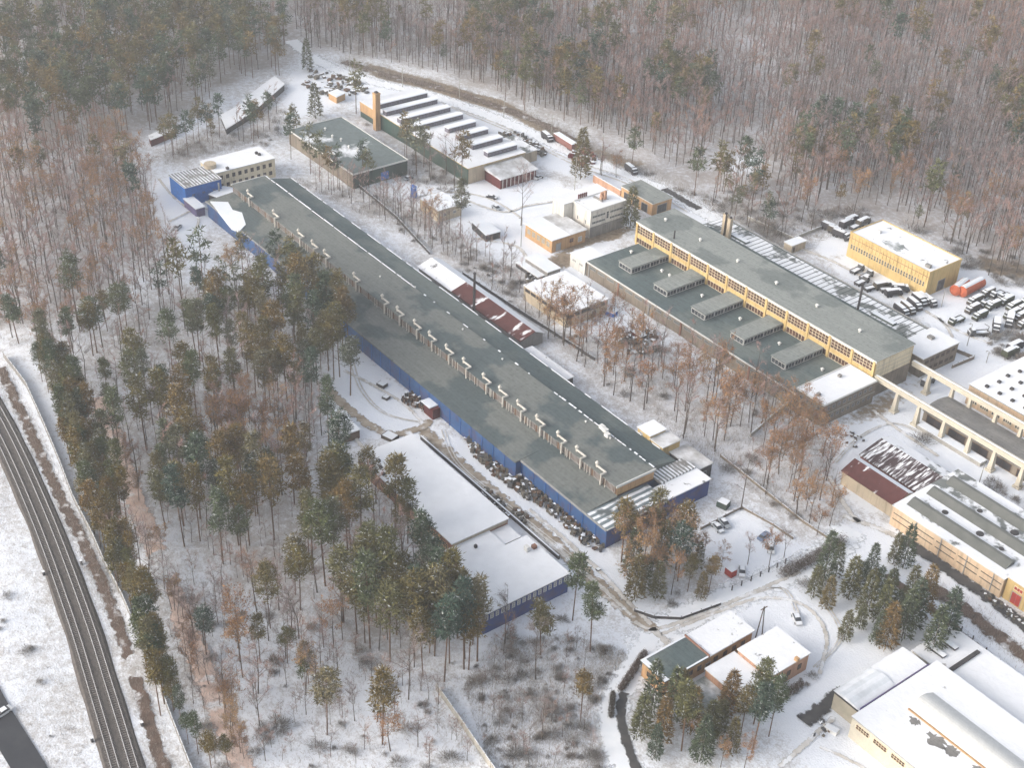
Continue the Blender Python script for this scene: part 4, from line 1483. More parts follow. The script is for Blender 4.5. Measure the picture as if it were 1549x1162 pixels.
skew('snow_canopy', 'low white canopy under snow among bare trees', 'canopy', [(714, 336), (733, 332), (757, 350), (735, 356)], 2.4, 'dark_wall', 'snow')
skew('orange_hut', 'small orange walled hut among junk in the far yard', 'hut', [(497, 140), (510, 135), (522, 141), (509, 147)], 2.6, 'orange_wall', 'snow')

# --- cream two storey house with the blue box
b_ = Bld('cream_house', 'cream two storey house with rows of small windows and a snow roof', 'office', (-453, -440.3, 204.2, 229.2), 7.6, 'cream_wall', 'snow_roof')
for z in (1.2, 4.6):
    b_.row('F', .8, b_.D - .8, 9, z, 1.3, 1.6, frame='timber')
for px, py in ((388, 232), (392, 234), (344, 255)):
    x, y = b_.loc(px, py, 8)
    b_.box('roof_vent', x - .5, x + .5, y - .5, y + .5, 7.85, 8.7, 'dark_wall')
x, y = b_.loc(318, 252, 8)
m_ = MB()
m_.tube((x, y, 7.85), (x, y, 9.4), 2.3, 2.3, 16)
m_.build('roof_tank', 'beige_wall', b_.root)
b_ = Bld('blue_box', 'bright blue metal clad box with a snowy ribbed roof joined to the cream house', 'hall', (-448.8, -435.8, 189.3, 204.0), 7.2, 'blue_paint', 'striped_snow')
b_.row('F', 1, b_.D - 1, 3, 3.2, 1.4, 1.0, frame='blue_paint', pane='glass_grey')
m_ = MB()
m_.tube((b_.L + 1.2, 13, -.3), (b_.L + 1.2, 13, 6.5), .35, .35, 10)
m_.build('flue', 'trim_grey', b_.root)
skew('link_canopy', 'white snow topped canopy between the blue box and the long hall', 'canopy', [(316, 294), (338, 282), (354, 285), (352, 291), (330, 299)], 3.0, 'dark_wall', 'snow')
b_ = Bld('pump_house', 'low purple blue annex wall at the far corner of the long hall', 'annex', (-436, -426, 188.5, 192), 3.0, 'purple_wall', 'snow')

# --- middle cluster
b_ = Bld('white_office', 'white three storey office with window bands and blue doors below', 'office', (-344.4, -334.4, 299.6, 316.4), 10.2, 'white_wall', 'snow_roof_spotted', parapet=.3)
for z in (7.4, 5.0):
    for u in (4, 12.4):
        b_.win('F', u, z, 6.2, 1.1, nx=8, nz=1, pane='glass_grey', frame='trim_white')
b_.win('F', 8.2, 5.6, 1.2, 3.0, nx=1, nz=3)
b_.box('plinth', b_.L, b_.L + .08, .15, b_.D - .15, -.3, 4.0, 'grey_wall')
b_.door('F', 7.0, 2.2, 3.4, 'blue_paint')
b_.door('F', 9.6, 1.2, 3.4, 'blue_paint')
b_.door('F', 14.5, 3.2, 3.0, 'truck_dark', 'gate')
for u in (3.0, 7.5):
    b_.win('L', u, 4.6, .8, 1.6, nx=1, nz=2)
for px, py, n_ in ((884, 301, 5),):
    x, y = b_.loc(px, py, 10.6)
    for k in range(n_):
        m_ = MB()
        m_.tube((x - 1.5, y - 1.5 + k * .9, 10.4), (x - 1.5, y - 1.5 + k * .9, 12.2), .28, .34, 8)
        m_.build('flue', 'dark_red', b_.root)
x, y = b_.loc(910, 300, 10.6)
for k, (dx, dy, hh) in enumerate(((0, 0, 2.6), (.9, .8, 3.4), (-.8, 1.3, 2.2), (1.2, -1.2, 1.8))):
    m_ = MB()
    m_.box(x + dx - .45, x + dx + .45, y + dy - .45, y + dy + .45, 10.4, 10.4 + hh)
    m_.build('roof_stack', 'salmon_wall', b_.root)
m_ = MB()
m_.box(x - 2.5, x + 2.2, y - 1.8, y - 1.3, 10.4, 11.1)
m_.build('roof_duct', 'grey_wall', b_.root)
b_ = Bld('white_office', 'taller windowless white rear block of the white office', 'office', (-351.2, -344.6, 295.4, 316.4), 10.2, 'white_wall', 'snow_roof')
b_ = Bld('buff_house', 'low yellow building whose roof is half white and half bare grey', 'workshop', (-348.4, -332.9, 280.9, 296.4), 4.9, 'orange_wall', None)
b_.box('roof', -.5, b_.L + .5, -.5, 8.0, 4.85, 5.15, 'snow')
b_.box('grey_roof', -.5, b_.L + .5, 8.003, b_.D + .5, 4.85, 5.12, 'snow_dusted')
b_.row('L', .8, b_.L - .8, 5, 1.4, 1.9, 2.2, frame='yellow_wall', pane='glass_pale')
b_.win('F', 9, 1.6, 1.8, 1.6, frame='brick_wall', pane='glass_brown')
b_.door('F', 3, 2, 2.8, 'car_silver')
b_.win('F', 13, .8, 1.8, 2, frame='trim_white', pane='glass_pale')
b_ = Bld('garage_block', 'brick and yellow garage with a clean grey green flat roof', 'garage', (-353.0, -335.2, 331.0, 340.9), 4.7, 'orange_wall', 'tar_roof', thick=.35)
b_.door('F', 5.0, 4.6, 3.4, 'truck_grey', 'gate')
for u in (3.5, 8.5, 13.5):
    b_.door('L', u, 3.2, 3.2, 'truck_dark', 'gate')
m_ = MB()
m_.box(-370, -353.6, 331.2, 331.6, -.35, 2.8)
m_.box(-370, -353.6, 331.15, 331.65, 2.8, 2.95, 1)
tag(m_.build('brick_fence', ['salmon_wall', 'snow']), 'reddish brick wall running back from the grey roofed garage', 'wall')
b_ = Bld('white_kiosk', 'small white block with snow roof against the low hall corner', 'annex', R(4.6, (865, 384.6), (888.5, 374.7), (908, 384), (886.7, 397.3)), 4.6, 'white_wall', 'snow')
b_.row('L', .5, b_.L - .5, 2, 2.4, 2.2, .9, pane='glass_grey')
b_ = Bld('canteen', 'single storey beige building with broad snow roof and dark strip windows', 'office', (-312.8, -290.2, 252.8, 270.6), 5.0, 'beige_wall', 'snow_roof')
b_.row('L', .6, b_.L - .6, 7, 3.2, 2.6, 1.2, nx=3, nz=1, frame='timber')
b_.row('F', .6, b_.D - .6, 6, 3.2, 2.4, 1.2, nx=3, nz=1, frame='timber', pane='glass_grey')
b_.door('F', 12, 1.6, 2.4, 'timber')
b_ = Bld('white_hut', 'narrow white site hut with flat snow roof, one of two steps', 'hut', R(3.2, (800, 389), (813.4, 384), (847, 405.7), (828.5, 412.4)), 3.2, 'grey_wall', 'snow')
b_.row('F', .3, b_.D - .3, 2, 1.2, 1.6, 1.1)
b_ = Bld('white_hut', 'lower snow covered deck beside the narrow white site hut', 'hut', R(1.4, (790, 398), (800, 391), (826, 412), (814, 420)), 1.4, 'dark_wall', 'snow')
b_ = Bld('beige_hut', 'beige walled hut with a thick white roof in front of the sawtooth shed', 'hut', R(4.4, (657, 315), (662, 318), (697, 309), (668, 291)), 4.4, 'beige_wall', 'snow')
b_.row('F', .6, b_.D - .6, 2, 1.6, 1.4, 1.2)
b_ = Bld('blue_cabin', 'tall bright blue cabin standing in snow near the beige hut', 'cabin', R(4.2, (621, 281), (627, 281), (627, 284)), 4.2, 'blue_paint', 'blue_paint', thick=.2)
b_.door('F', .9, 1.0, 2.0, 'blue_paint')
b_ = Bld('boiler_shed', 'yellow boiler house with snow on its roof pressed against the long hall', 'shed', (-226.8, -221.6, 227.5, 233.4), 7.8, 'yellow_wall', 'snow')
b_.door('L', 3.4, 1.2, 2.2, 'truck_dark')
b_.win('L', 1.6, 6.0, 1.2, 1.1)
b_ = Bld('boiler_shed', 'lower yellow annex of the boiler house with reddish snow roof', 'shed', (-221.4, -216.3, 227.6, 234.2), 6.9, 'yellow_wall', 'snow_dusted')
b_.win('L', 2.4, 1.6, 1.4, 1.2)
b_ = Bld('garage_block', 'dark walled garage with a snow dusted roof at the front end of the long hall', 'garage', (-216.0, -205.6, 230.4, 236.8), 4.4, 'dark_wall', 'snow_dusted')
b_.door('F', 3, 2.6, 2.6, 'steel_dark', 'gate')
b_ = Bld('lean_shed', 'low grey lean-to with snow roof halfway along the long hall', 'shed', (-283.0, -262.5, 228.5, 233.2), 3.2, 'dark_wall', 'snow_roof_spotted')
b_.row('L', 1, b_.L - 1, 5, 1.4, 1.4, 1)
b_.win('F', 2.4, 1.2, 1.6, 1.2)


def red_strip():
    x0, x1, y0, y1 = -345.0, -287.4, 232.0, 241.0
    b = Bld('gabled_store', 'narrow gabled store with snow sliding off its dark red roof beside the long hall', 'shed', (x0, x1, y0, y1), 3.6, None, None)
    D = b.D
    m_ = MB()
    m_.profx([(0, -.35), (D, -.35), (D, 3.5), (D * .62, 5.1), (0, 3.5)], 0, b.L)
    m_.build('wall', 'grey_wall', b.root)
    m_ = MB()
    m_.profx([(-.4, 3.35), (D * .62, 5.12), (D * .62, 5.3), (-.4, 3.6)], -.4, 20.0)
    m_.build('roof', 'snow_roof_spotted', b.root)
    m_ = MB()
    m_.profx([(-.4, 3.35), (D * .62, 5.12), (D * .62, 5.3), (-.4, 3.6)], 20.003, b.L + .3)
    m_.build('red_roof', 'snow_on_red', b.root)
    m_ = MB()
    m_.profx([(D * .62 + .002, 5.12), (D + .4, 3.35), (D + .4, 3.6), (D * .62 + .002, 5.31)], -.4, b.L + .3)
    m_.build('roof', 'snow', b.root)
    x, y = at(716.5, 477, 3)
    t = thing('chimney', 'thin black steel chimney rising beside the red roofed store', 'chimney', (x, y, 0))
    m_ = MB()
    m_.tube((0, 0, -.3), (0, 0, 18.5), .5, .38, 10)
    m_.tube((0, 0, 18.4), (0, 0, 18.9), .5, .5, 10)
    m_.build('shaft', 'steel_dark', t)
    m_ = MB()
    for z in (6, 12):
        m_.tube((0, 0, z), (0, 0, z + .25), .62, .62, 10)
    m_.build('collar', 'steel_dark', t)
    x, y = at(1298, 466, 6)
    t = thing('chimney', 'thin black steel chimney above the glazed roof of the workshop', 'chimney', (x, y, 0))
    m_ = MB()
    m_.tube((0, 0, -.3), (0, 0, 15.2), .42, .36, 10)
    m_.tube((0, 0, 15.1), (0, 0, 15.5), .5, .5, 10)
    m_.build('shaft', 'steel_dark', t)


red_strip()

# ---------------------------------------------------------------- vehicles
def wheel_mesh(r, w):
    b = MB()
    b.tube((0, -w / 2, 0), (0, w / 2, 0), r, r, 10, 0)
    b.tube((0, -w / 2 - .02, 0), (0, w / 2 + .02, 0), r * .5, r * .5, 8, 1)
    return b.mesh('wheel', ['rubber', 'truck_grey'])


WH_T, WH_C = wheel_mesh(.52, .4), wheel_mesh(.33, .24)


def make_truck(paint, cargo='canvas', snow=True):
    """x forward; 7 m long, 2.4 m wide, three axles"""
    t = thing('truck', '', 'truck')
    b = MB()
    b.box(-3.5, 3.3, -.45, .45, .55, .85)
    b.box(3.2, 3.45, -1.1, 1.1, .5, .8)
    b.build('chassis', 'steel_dark', t)
    b = MB()
    b.profy([(1.5, .75), (3.35, .75), (3.4, 1.5), (3.0, 1.75), (2.75, 2.55), (1.5, 2.6)], -1.15, 1.15)
    b.build('cab', paint, t)
    b = MB()
    b.add([(2.99, -1.0, 1.8), (2.99, 1.0, 1.8), (2.79, .95, 2.45), (2.79, -.95, 2.45)], [(0, 1, 2, 3)])
    b.box(1.8, 2.6, -1.17, -1.152, 1.75, 2.35)
    b.box(1.8, 2.6, 1.152, 1.17, 1.75, 2.35)
    b.build('windscreen', 'glass', t)
    b = MB()
    if cargo == 'canvas':
        pr = [(-1.2, .95), (1.2, .95), (1.2, 2.5), (.8, 2.85), (-.8, 2.85), (-1.2, 2.5)]
        b.profx(pr, -3.6, 1.3)
        top = 2.86
    elif cargo == 'box':
        b.box(-3.6, 1.35, -1.22, 1.22, .95, 3.1)
        top = 3.11
    else:
        b.box(-3.6, 1.3, -1.2, 1.2, .9, 1.1)
        b.box(-3.6, 1.3, -1.2, -1.1, 1.1, 1.6)
        b.box(-3.6, 1.3, 1.1, 1.2, 1.1, 1.6)
        b.box(-3.6, -3.5, -1.1, 1.1, 1.1, 1.6)
        b.box(1.2, 1.3, -1.1, 1.1, 1.1, 1.6)
        top = 1.11
    b.build('cargo_bed', paint, t)
    if snow:
        b = MB()
        if cargo == 'flat':
            b.box(-3.45, 1.15, -1.05, 1.05, top, top + .2)
        else:
            w = .85 if cargo == 'canvas' else 1.15
            b.box(-3.45, 1.2, -w, w, top, top + .14)
        b.box(1.55, 2.7, -1.0, 1.0, 2.58, 2.72)
        b.box(2.95, 3.3, -.95, .95, 1.6, 1.78)
        b.build('snow_cap', 'snow', t)
    for x in (2.5, -1.5, -2.75):
        for y in (-1.0, 1.0):
            obj('wheel', WH_T, t, (x, y, .5))
    return t


def make_car(paint, snowy=.5):
    t = thing('car', '', 'car')
    b = MB()
    pr = [(-2.15, .35), (2.15, .35), (2.2, .7), (1.3, .92), (-1.5, .98), (-2.2, .9)]
    b.profy(pr, -.85, .85)
    b.add([(1.25, -.78, .93), (1.25, .78, .93), (-1.6, .78, .98), (-1.6, -.78, .98), (.45, -.62, 1.42), (.45, .62, 1.42), (-1.0, .62, 1.44), (-1.0, -.62, 1.44)], [(4, 5, 6, 7)])
    b.build('body', paint, t)
    b = MB()
    b.add([(1.25, -.78, .93), (1.25, .78, .93), (-1.6, .78, .98), (-1.6, -.78, .98), (.45, -.62, 1.42), (.45, .62, 1.42), (-1.0, .62, 1.44), (-1.0, -.62, 1.44)],
          [(0, 1, 5, 4), (1, 2, 6, 5), (2, 3, 7, 6), (3, 0, 4, 7)])
    b.build('window', 'glass', t)
    if snowy:
        b = MB()
        b.box(-.98, .42, -.6, .6, 1.445, 1.53)
        if snowy > .6:
            b.add([(1.28, -.7, .95), (2.1, -.7, .76), (2.1, .7, .76), (1.28, .7, .95)], [(0, 1, 2, 3)])
            b.add([(-2.15, -.7, .93), (-1.62, -.7, 1.0), (-1.62, .7, 1.0), (-2.15, .7, .93)], [(0, 1, 2, 3)])
        b.build('snow_cap', 'snow', t)
    for s in (-1, 1):
        b = MB()
        b.box(2.12, 2.24, s * .6 - .16, s * .6 + .16, .6, .74)
        b.build('headlight', 'trim_white', t)
        obj('wheel', WH_C, t, (1.35, s * .78, .33))
        obj('wheel', WH_C, t, (-1.35, s * .78, .33))
    return t


PROTO = {}
USED = set()


def place(kind, px, py, head, label, group=None, sc=1.0, cat=None):
    """head: direction it faces in degrees on the site grid (0 = towards the viewer along the halls, 90 = to the right)"""
    if kind not in PROTO:
        PROTO[kind] = MAKERS[kind]()
    o = PROTO[kind] if kind not in USED else copy_tree(PROTO[kind])
    USED.add(kind)
    x, y = at(px, py, .8)
    o.location = (x, y, -.32)
    o.rotation_euler = (0, 0, math.radians(head))
    o.scale = (sc,) * 3
    o['label'] = label
    if group:
        o['group'] = group
    elif 'group' in o:
        del o['group']
    return o


MAKERS = {
    'canvas_green': lambda: make_truck('truck_green'), 'canvas_brown': lambda: make_truck('truck_brown'), 'box_dark': lambda: make_truck('truck_dark', 'box'),
    'flat_green': lambda: make_truck('truck_green', 'flat'), 'flat_grey': lambda: make_truck('truck_grey', 'flat'), 'box_grey': lambda: make_truck('truck_grey', 'box'),
    'canvas_dark': lambda: make_truck('truck_dark'),
    'silver': lambda: make_car('car_silver'), 'blue': lambda: make_car('car_blue', 0), 'white': lambda: make_car('car_white', .9), 'dark': lambda: make_car('truck_dark', .9), 'pale': lambda: make_car('car_white', .5), 'snowed': lambda: make_car('car_silver', .9),
}
g = 'parked trucks in rows on the snowy lot'
lt = 'snow capped truck parked in the rows beside the orange tank'
TR = [(1446.7, 484, 'flat_green', 1.05), (1482, 477.5, 'canvas_green', 1), (1471, 467, 'canvas_brown', 1), (1502, 462, 'canvas_green', 1), (1474, 454.5, 'canvas_brown', 1), (1492, 458.5, 'flat_green', 1), (1522, 455, 'canvas_green', 1),
      (1493.5, 443, 'canvas_brown', 1), (1508, 444.5, 'flat_grey', 1), (1519, 447, 'flat_grey', .9), (1533, 463, 'canvas_green', 1), (1545, 468, 'canvas_brown', 1), (1529, 476, 'canvas_green', 1), (1543, 479, 'canvas_brown', 1), (1552, 456, 'canvas_green', 1), (1549, 490, 'canvas_brown', 1), (1557, 471, 'canvas_green', 1)]
for px, py, k, s in TR:
    place(k, px, py, -90 - 1 + (py * 7) % 3, lt, g, s * .9)
place('box_dark', 1507, 494, -55, 'large dark box truck with a white roof at the front of the rows')
place('box_grey', 1527, 486, -60, 'dark box truck with pinkish snow beside the bigger box truck')
t = place('flat_grey', 1480, 503, -120, 'grey flatbed truck with a raised crane arm and clear bed')
b = MB()
b.tube((-3.0, 0, 1.2), (-3.2, .2, 3.4), .14, .12, 6)
b.tube((-3.2, .2, 3.4), (-1.2, .4, 4.6), .11, .09, 6)
b.build('crane_arm', 'truck_grey', t)
gd = 'dark trucks packed nose to nose by the yellow building'
ld = 'dark truck packed in the cluster below the yellow building'
for px, py, k, h in ((1364, 470, 'canvas_dark', -12), (1374, 467, 'canvas_brown', -14), (1384, 461, 'canvas_dark', -14), (1391, 455, 'box_dark', -12), (1399, 453, 'canvas_dark', -10), (1406, 456, 'canvas_dark', -12),
                     (1345, 437, 'flat_grey', 60), (1352, 443, 'canvas_dark', 70), (1335, 432, 'canvas_brown', 75), (1362, 436, 'canvas_dark', 50)):
    place(k, px, py, h, ld, gd, .92)
gt = 'flat trailers parked along the glazed roof'
for px, py, h in ((1311, 416, 95), (1304, 425, 92), (1297, 407, 94), (1319, 434, 80)):
    place('flat_grey', px, py, h, 'low flat trailer like truck snowed over beside the glazed roof', gt, .9)
gb = 'trucks parked in the corner behind the yellow building'
for px, py, k, h in ((1256, 345, 'canvas_dark', 8), (1266, 351, 'canvas_brown', 8), (1273, 356, 'canvas_dark', 8), (1281, 338, 'canvas_dark', 95), (1296, 341, 'flat_grey', 95), (1288, 333, 'canvas_dark', 95), (1306, 336, 'canvas_brown', 95)):
    place(k, px, py, h, 'snow covered truck in the corner behind the yellow building', gb)
place('silver', 1096, 789, -10, 'longer silver car of the two side by side in the small car park')
place('snowed', 1086, 796, -10, 'snow blotched silver car next to the trees in the small car park')
place('blue', 1156, 809, 100, 'blue grey car parked under the rust leaved tree')
place('pale', 1166, 827, -40, 'white car with a clear windscreen behind the bare trunk')
place('white', 1123, 862, -45, 'white car at the roadside corner of the small car park')
place('white', 1206, 934, -30, 'white car at the edge of the spruce clump by the gate yard')
place('pale', 3, 1076, -78, 'white car driving on the dark road beside the railway')
place('dark', 744, 296, 30, 'dark car with snow on it beside the timber shed')
place('silver', 751, 312, 0, 'grey car standing alone in the yard of bare trees')
place('white', 815, 266, 100, 'snow covered car between the timber shed and the pole')
place('dark', 909, 272, 60, 'dark vehicle beside the tall pole behind the white office')
place('canvas_dark', 955, 257, -10, 'dark truck at the bend of the back road')
place('canvas_dark', 828, 208, -10, 'dark truck standing in front of the red wagon on the back road')
place('silver', 618, 267, 100, 'small car parked at the wall of the flat block')
place('snowed', 268, 342, -50, 'snow covered dark car below the blue metal box')
place('box_grey', 1404, 577, 95, 'white topped van parked behind the gantry column', None, .8)
place('box_grey', 1284, 1062 - 12, 178, 'beige tank lorry seen from its white cab beside the tent hall', None, .85)
for px, py, h in ((1110, 344, -5), (1122, 350, -3), (1134, 358, -5), (1147, 364, -3)):
    place('canvas_dark', px, py, h, 'dark snow flecked wagon in the line along the back fence', 'dark wagons along the back fence')
for px, py, k in ((1536, 524, 'canvas_dark'), (1529, 533, 'canvas_green')):
    place(k, px, py, 90, 'snow topped truck at the edge of the lot beside the bare bushes', 'trucks beside the bare bushes')

# red wagon and tanks
x, y = at(855, 216, 1)
t = thing('freight_wagon', 'long faded red wagon body with snow along its roof on the back road', 'wagon', (x, y, -.3), math.radians(-4))
b = MB()
b.box(-6.5, 6.5, -1.4, 1.4, .7, 3.3)
b.build('body', 'red_brick', t)
b = MB()
b.box(-6.6, 6.6, -1.45, 1.45, 3.3, 3.5)
b.build('roof', 'snow', t)
for xx in (-5, -3.6, 3.6, 5):
    for yy in (-1.1, 1.1):
        obj('wheel', WH_T, t, (xx, yy, .5))
for (a, e, lab) in (((1444.5, 440), (1460, 428), 'shorter red orange tank half hidden behind the longer one'), ((1455, 442), (1484, 427), 'long red orange tank with rounded ends and snow along its top')):
    p, q = at(*a, 1.8), at(*e, 1.8)
    L = math.hypot(q[0] - p[0], q[1] - p[1])
    t = thing('fuel_tank', lab, 'tank', (p[0], p[1], 0), math.atan2(q[1] - p[1], q[0] - p[0]))
    b = MB()
    r = 2.0
    pts = [(-.6, .9), (0, r), (L, r), (L + .6, .9)]
    for (x0, r0), (x1, r1) in zip(pts, pts[1:]):
        b.tube((x0, 0, r), (x1, 0, r), r0, r1, 16, 0)
    b.build('shell', 'orange_paint', t)
    b = MB()
    b.profx([(-1.1, 2 * r - .32), (1.1, 2 * r - .32), (.6, 2 * r + .08), (-.6, 2 * r + .08)], .1, L - .1)
    b.build('snow_cap', 'snow', t)
    for xx in (L * .2, L * .8):
        b = MB()
        b.box(xx - .3, xx + .3, -1.3, 1.3, -.35, .5)
        b.build('saddle', 'concrete', t)

# ---------------------------------------------------------------- fences, poles, yard things


def fence(pts, label, h=2.0, mat='concrete', gap=3.0, thick=.12, cap=True, wire=False):
    w = [at(*p) for p in pts]
    t = thing('fence', label, 'fence', (w[0][0], w[0][1], 0))
    bp, bs, bc = MB(), MB(), MB()
    posts = []
    for p, q in zip(w, w[1:]):
        L = math.hypot(q[0] - p[0], q[1] - p[1])
        ang = math.atan2(q[1] - p[1], q[0] - p[0])
        n = max(1, round(L / gap))
        for i in range(n):
            a, b = i / n, (i + 1) / n
            A = (p[0] + (q[0] - p[0]) * a - w[0][0], p[1] + (q[1] - p[1]) * a - w[0][1])
            B = (p[0] + (q[0] - p[0]) * b - w[0][0], p[1] + (q[1] - p[1]) * b - w[0][1])
            nx, ny = -math.sin(ang) * thick / 2, math.cos(ang) * thick / 2
            if wire:
                for z in (.5, 1.0, 1.5, h - .1):
                    bp.tube((*A, z), (*B, z), .025, .025, 3, 0, False)
            else:
                bp.prism([(A[0] - nx, A[1] - ny), (B[0] - nx, B[1] - ny), (B[0] + nx, B[1] + ny), (A[0] + nx, A[1] + ny)], -.4, h)
                if cap:
                    bc.prism([(A[0] - nx * 1.2, A[1] - ny * 1.2), (B[0] - nx * 1.2, B[1] - ny * 1.2), (B[0] + nx * 1.2, B[1] + ny * 1.2), (A[0] + nx * 1.2, A[1] + ny * 1.2)], h + .003, h + .06)
            posts.append((A, ang))
    bp.build('wire' if wire else 'panel', 'steel_dark' if wire else mat, t)
    if cap and not wire:
        bc.build('snow_cap', 'snow', t)
    pm = MB()
    pm.box(-.11, .11, -.13, .13, -.4, h + .15)
    me = pm.mesh('post', [mat])
    for k, (A, ang) in enumerate(posts):
        if k < 100:
            obj('post', me, t, (A[0], A[1], 0), ang)
    return t


fence([(6, 540), (40, 585), (67, 645), (90, 700), (111, 756), (140, 812), (160, 858), (185, 905), (210, 963), (236, 1027), (258, 1085), (288, 1162), (305, 1200)], 'long pale slab fence running beside the railway embankment', 1.8, 'grey_wall', 2.6)
fence([(661, 1044), (700, 1100), (742, 1162), (770, 1200)], 'weathered concrete fence crossing the thin birch growth', 1.8, 'concrete', 2.6)
fence([(1060, 800), (1122, 768), (1170, 795), (1200, 815)], 'dark low fence around two sides of the small car park', .5, 'brown_wall', 3, .1)
fence([(1107, 893), (1150, 872), (1200, 846)], 'thin wire fence between car park and road', 1.4, 'steel_dark', 3, .1, False, True)
fence([(1420, 930), (1470, 972), (1510, 1008), (1549, 1044), (1600, 1090)], 'wire fence on dark posts beside the bare strip', 2.0, 'steel_dark', 4, .1, False, True)
fence([(1130, 330), (1200, 362), (1255, 340)], 'low wall with snow around the yard by the kiosk', 1.0, 'concrete', 4, .2)
fence([(1135, 660), (1205, 600)], 'pale low wall with snow behind the brick annex', 1.0, 'concrete', 4, .3)
fence([(1090, 690), (1150, 738), (1215, 790), (1260, 820)], 'low brown fence through the rust leaved trees', .6, 'brown_wall', 3, .12)
fence([(960, 925), (990, 935), (1030, 937), (1090, 915)], 'low dark wall curving along the road junction', .8, 'dark_wall', 3, .3)
fence([(1430, 525), (1473, 542), (1440, 556)], 'low wall around the yard beside the snow roofed brown block', 1.0, 'brown_wall', 3, .3)
fence([(700, 255 + 160), (760, 455), (830, 500), (900, 545)], 'dark wooden fence through the scrub behind the canteen', 1.0, 'dark_wall', 3)
fence([(520, 263), (600, 330), (650, 385)], 'dark wooden fence through the scrub beside the long hall', 1.0, 'dark_wall', 3)


def lamp(px, py, h, label, group, mat='concrete', arm=1.5):
    x, y = at(px, py)
    t = thing('street_lamp', label, 'lamp post', (x, y, 0), 0, group)
    b = MB()
    b.tube((0, 0, -.3), (0, 0, h), .17, .11, 8)
    b.build('pole', mat, t)
    b = MB()
    b.tube((0, 0, h), (-arm * .3, -arm, h + .35), .06, .05, 6)
    b.build('arm', mat, t)
    b = MB()
    b.box(-arm * .3 - .18, -arm * .3 + .18, -arm - .5, -arm + .2, h + .28, h + .45)
    b.build('lamp_head', 'trim_grey', t)


for px, py in ((529, 107), (609, 131), (695, 149), (762, 177), (834, 204), (911, 235), (909, 252)):
    lamp(px, py, 9, 'pale slim lamp post on the back road along the forest edge', 'lamp posts on the back road')
for px, py, h, lab in ((869, 288, 14, 'tall white pole beside the dark spruce behind the white office'), (1463, 522, 8, 'slim pole leaning over the truck park'), (1424, 463, 7, 'slim pole at the corner of the yellow building'),
                       (1492, 548, 4, 'short dark post at the yard edge'), (1353, 833, 7, 'grey lamp pole beside the small spruce by the lane'), (788, 372, 11, 'bare pole standing in the middle yard'), (1480, 735, 8, 'dark pole between striped hall and runway'),
                       (525, 662, 4, 'thin pole in front of the white lean-to')):
    lamp(px, py, h, lab, None, 'concrete' if 'pale' in lab or 'white' in lab else 'trim_grey', .8)
x, y = at(1148, 962)
t = thing('power_pole', 'dark timber A shaped power pole behind the gatehouse', 'power pole', (x, y, 0))
b = MB()
b.tube((-.2, -.9, -.3), (0, -.1, 9.5), .16, .12, 7)
b.tube((.2, .9, -.3), (0, .1, 9.5), .16, .12, 7)
b.build('pole', 'bark', t)
b = MB()
b.box(-.08, .08, -1.1, 1.1, 8.9, 9.1)
b.build('crossarm', 'timber', t)
for i, (px, py) in enumerate(((168, 700), (366 / 2.979, 772 + 240 / 2.979), (182 / 2.979 + 5, 772 + 290 / 2.979), (415 / 2.979, 772 + 1040 / 2.979), (640 / 2.979, 772 + 970 / 2.979))):
    x, y = at(px, py)
    t = thing('signal_box', 'small dark trackside cabinet on the railway verge', 'trackside cabinet', (x, y, -.3), 0, 'trackside cabinets')
    b = MB()
    b.box(-.35, .35, -.25, .25, 0, 1.3)
    b.build('case', 'truck_grey', t)
    b = MB()
    b.box(-.4, .4, -.3, .3, 1.3, 1.4)
    b.build('lid', 'snow', t)


def jumble(name, poly, n, label, smin, smax, seed, mats=('scrap', 'snow', 'truck_grey', 'timber'), hmax=1.4):
    """heaped scrap nobody could count"""
    P = poly_w(poly)
    rg = random.Random(seed)
    xs, ys = [p[0] for p in P], [p[1] for p in P]
    b = MB()
    k = 0
    while k < n:
        x, y = rg.uniform(min(xs), max(xs)), rg.uniform(min(ys), max(ys))
        if not in_poly([x], [y], P)[0]:
            continue
        k += 1
        a, c, h = rg.uniform(smin, smax), rg.uniform(smin, smax), rg.uniform(.2, hmax)
        an = rg.uniform(0, PI)
        z = rg.uniform(-.3, .1)
        pts = []
        for sx, sy in ((-1, -1), (1, -1), (1, 1), (-1, 1)):
            jx, jy = sx * a * rg.uniform(.6, 1.1), sy * c * rg.uniform(.6, 1.1)
            pts.append((x + jx * math.cos(an) - jy * math.sin(an), y + jx * math.sin(an) + jy * math.cos(an)))
        mi = rg.choice([0, 0, 2, 3])
        o = len(b.v)
        tilt = rg.uniform(-.4, .4)
        b.prism(pts, z, z + h, mi, 1 if rg.random() < .28 else None)
        for i in range(4, 8):
            q = b.v[o + i]
            b.v[o + i] = (q[0], q[1], q[2] + tilt * ((i % 2) - .5))
    o = b.build(name, list(mats))
    tag(o, label, None, None, 'stuff')
    return o


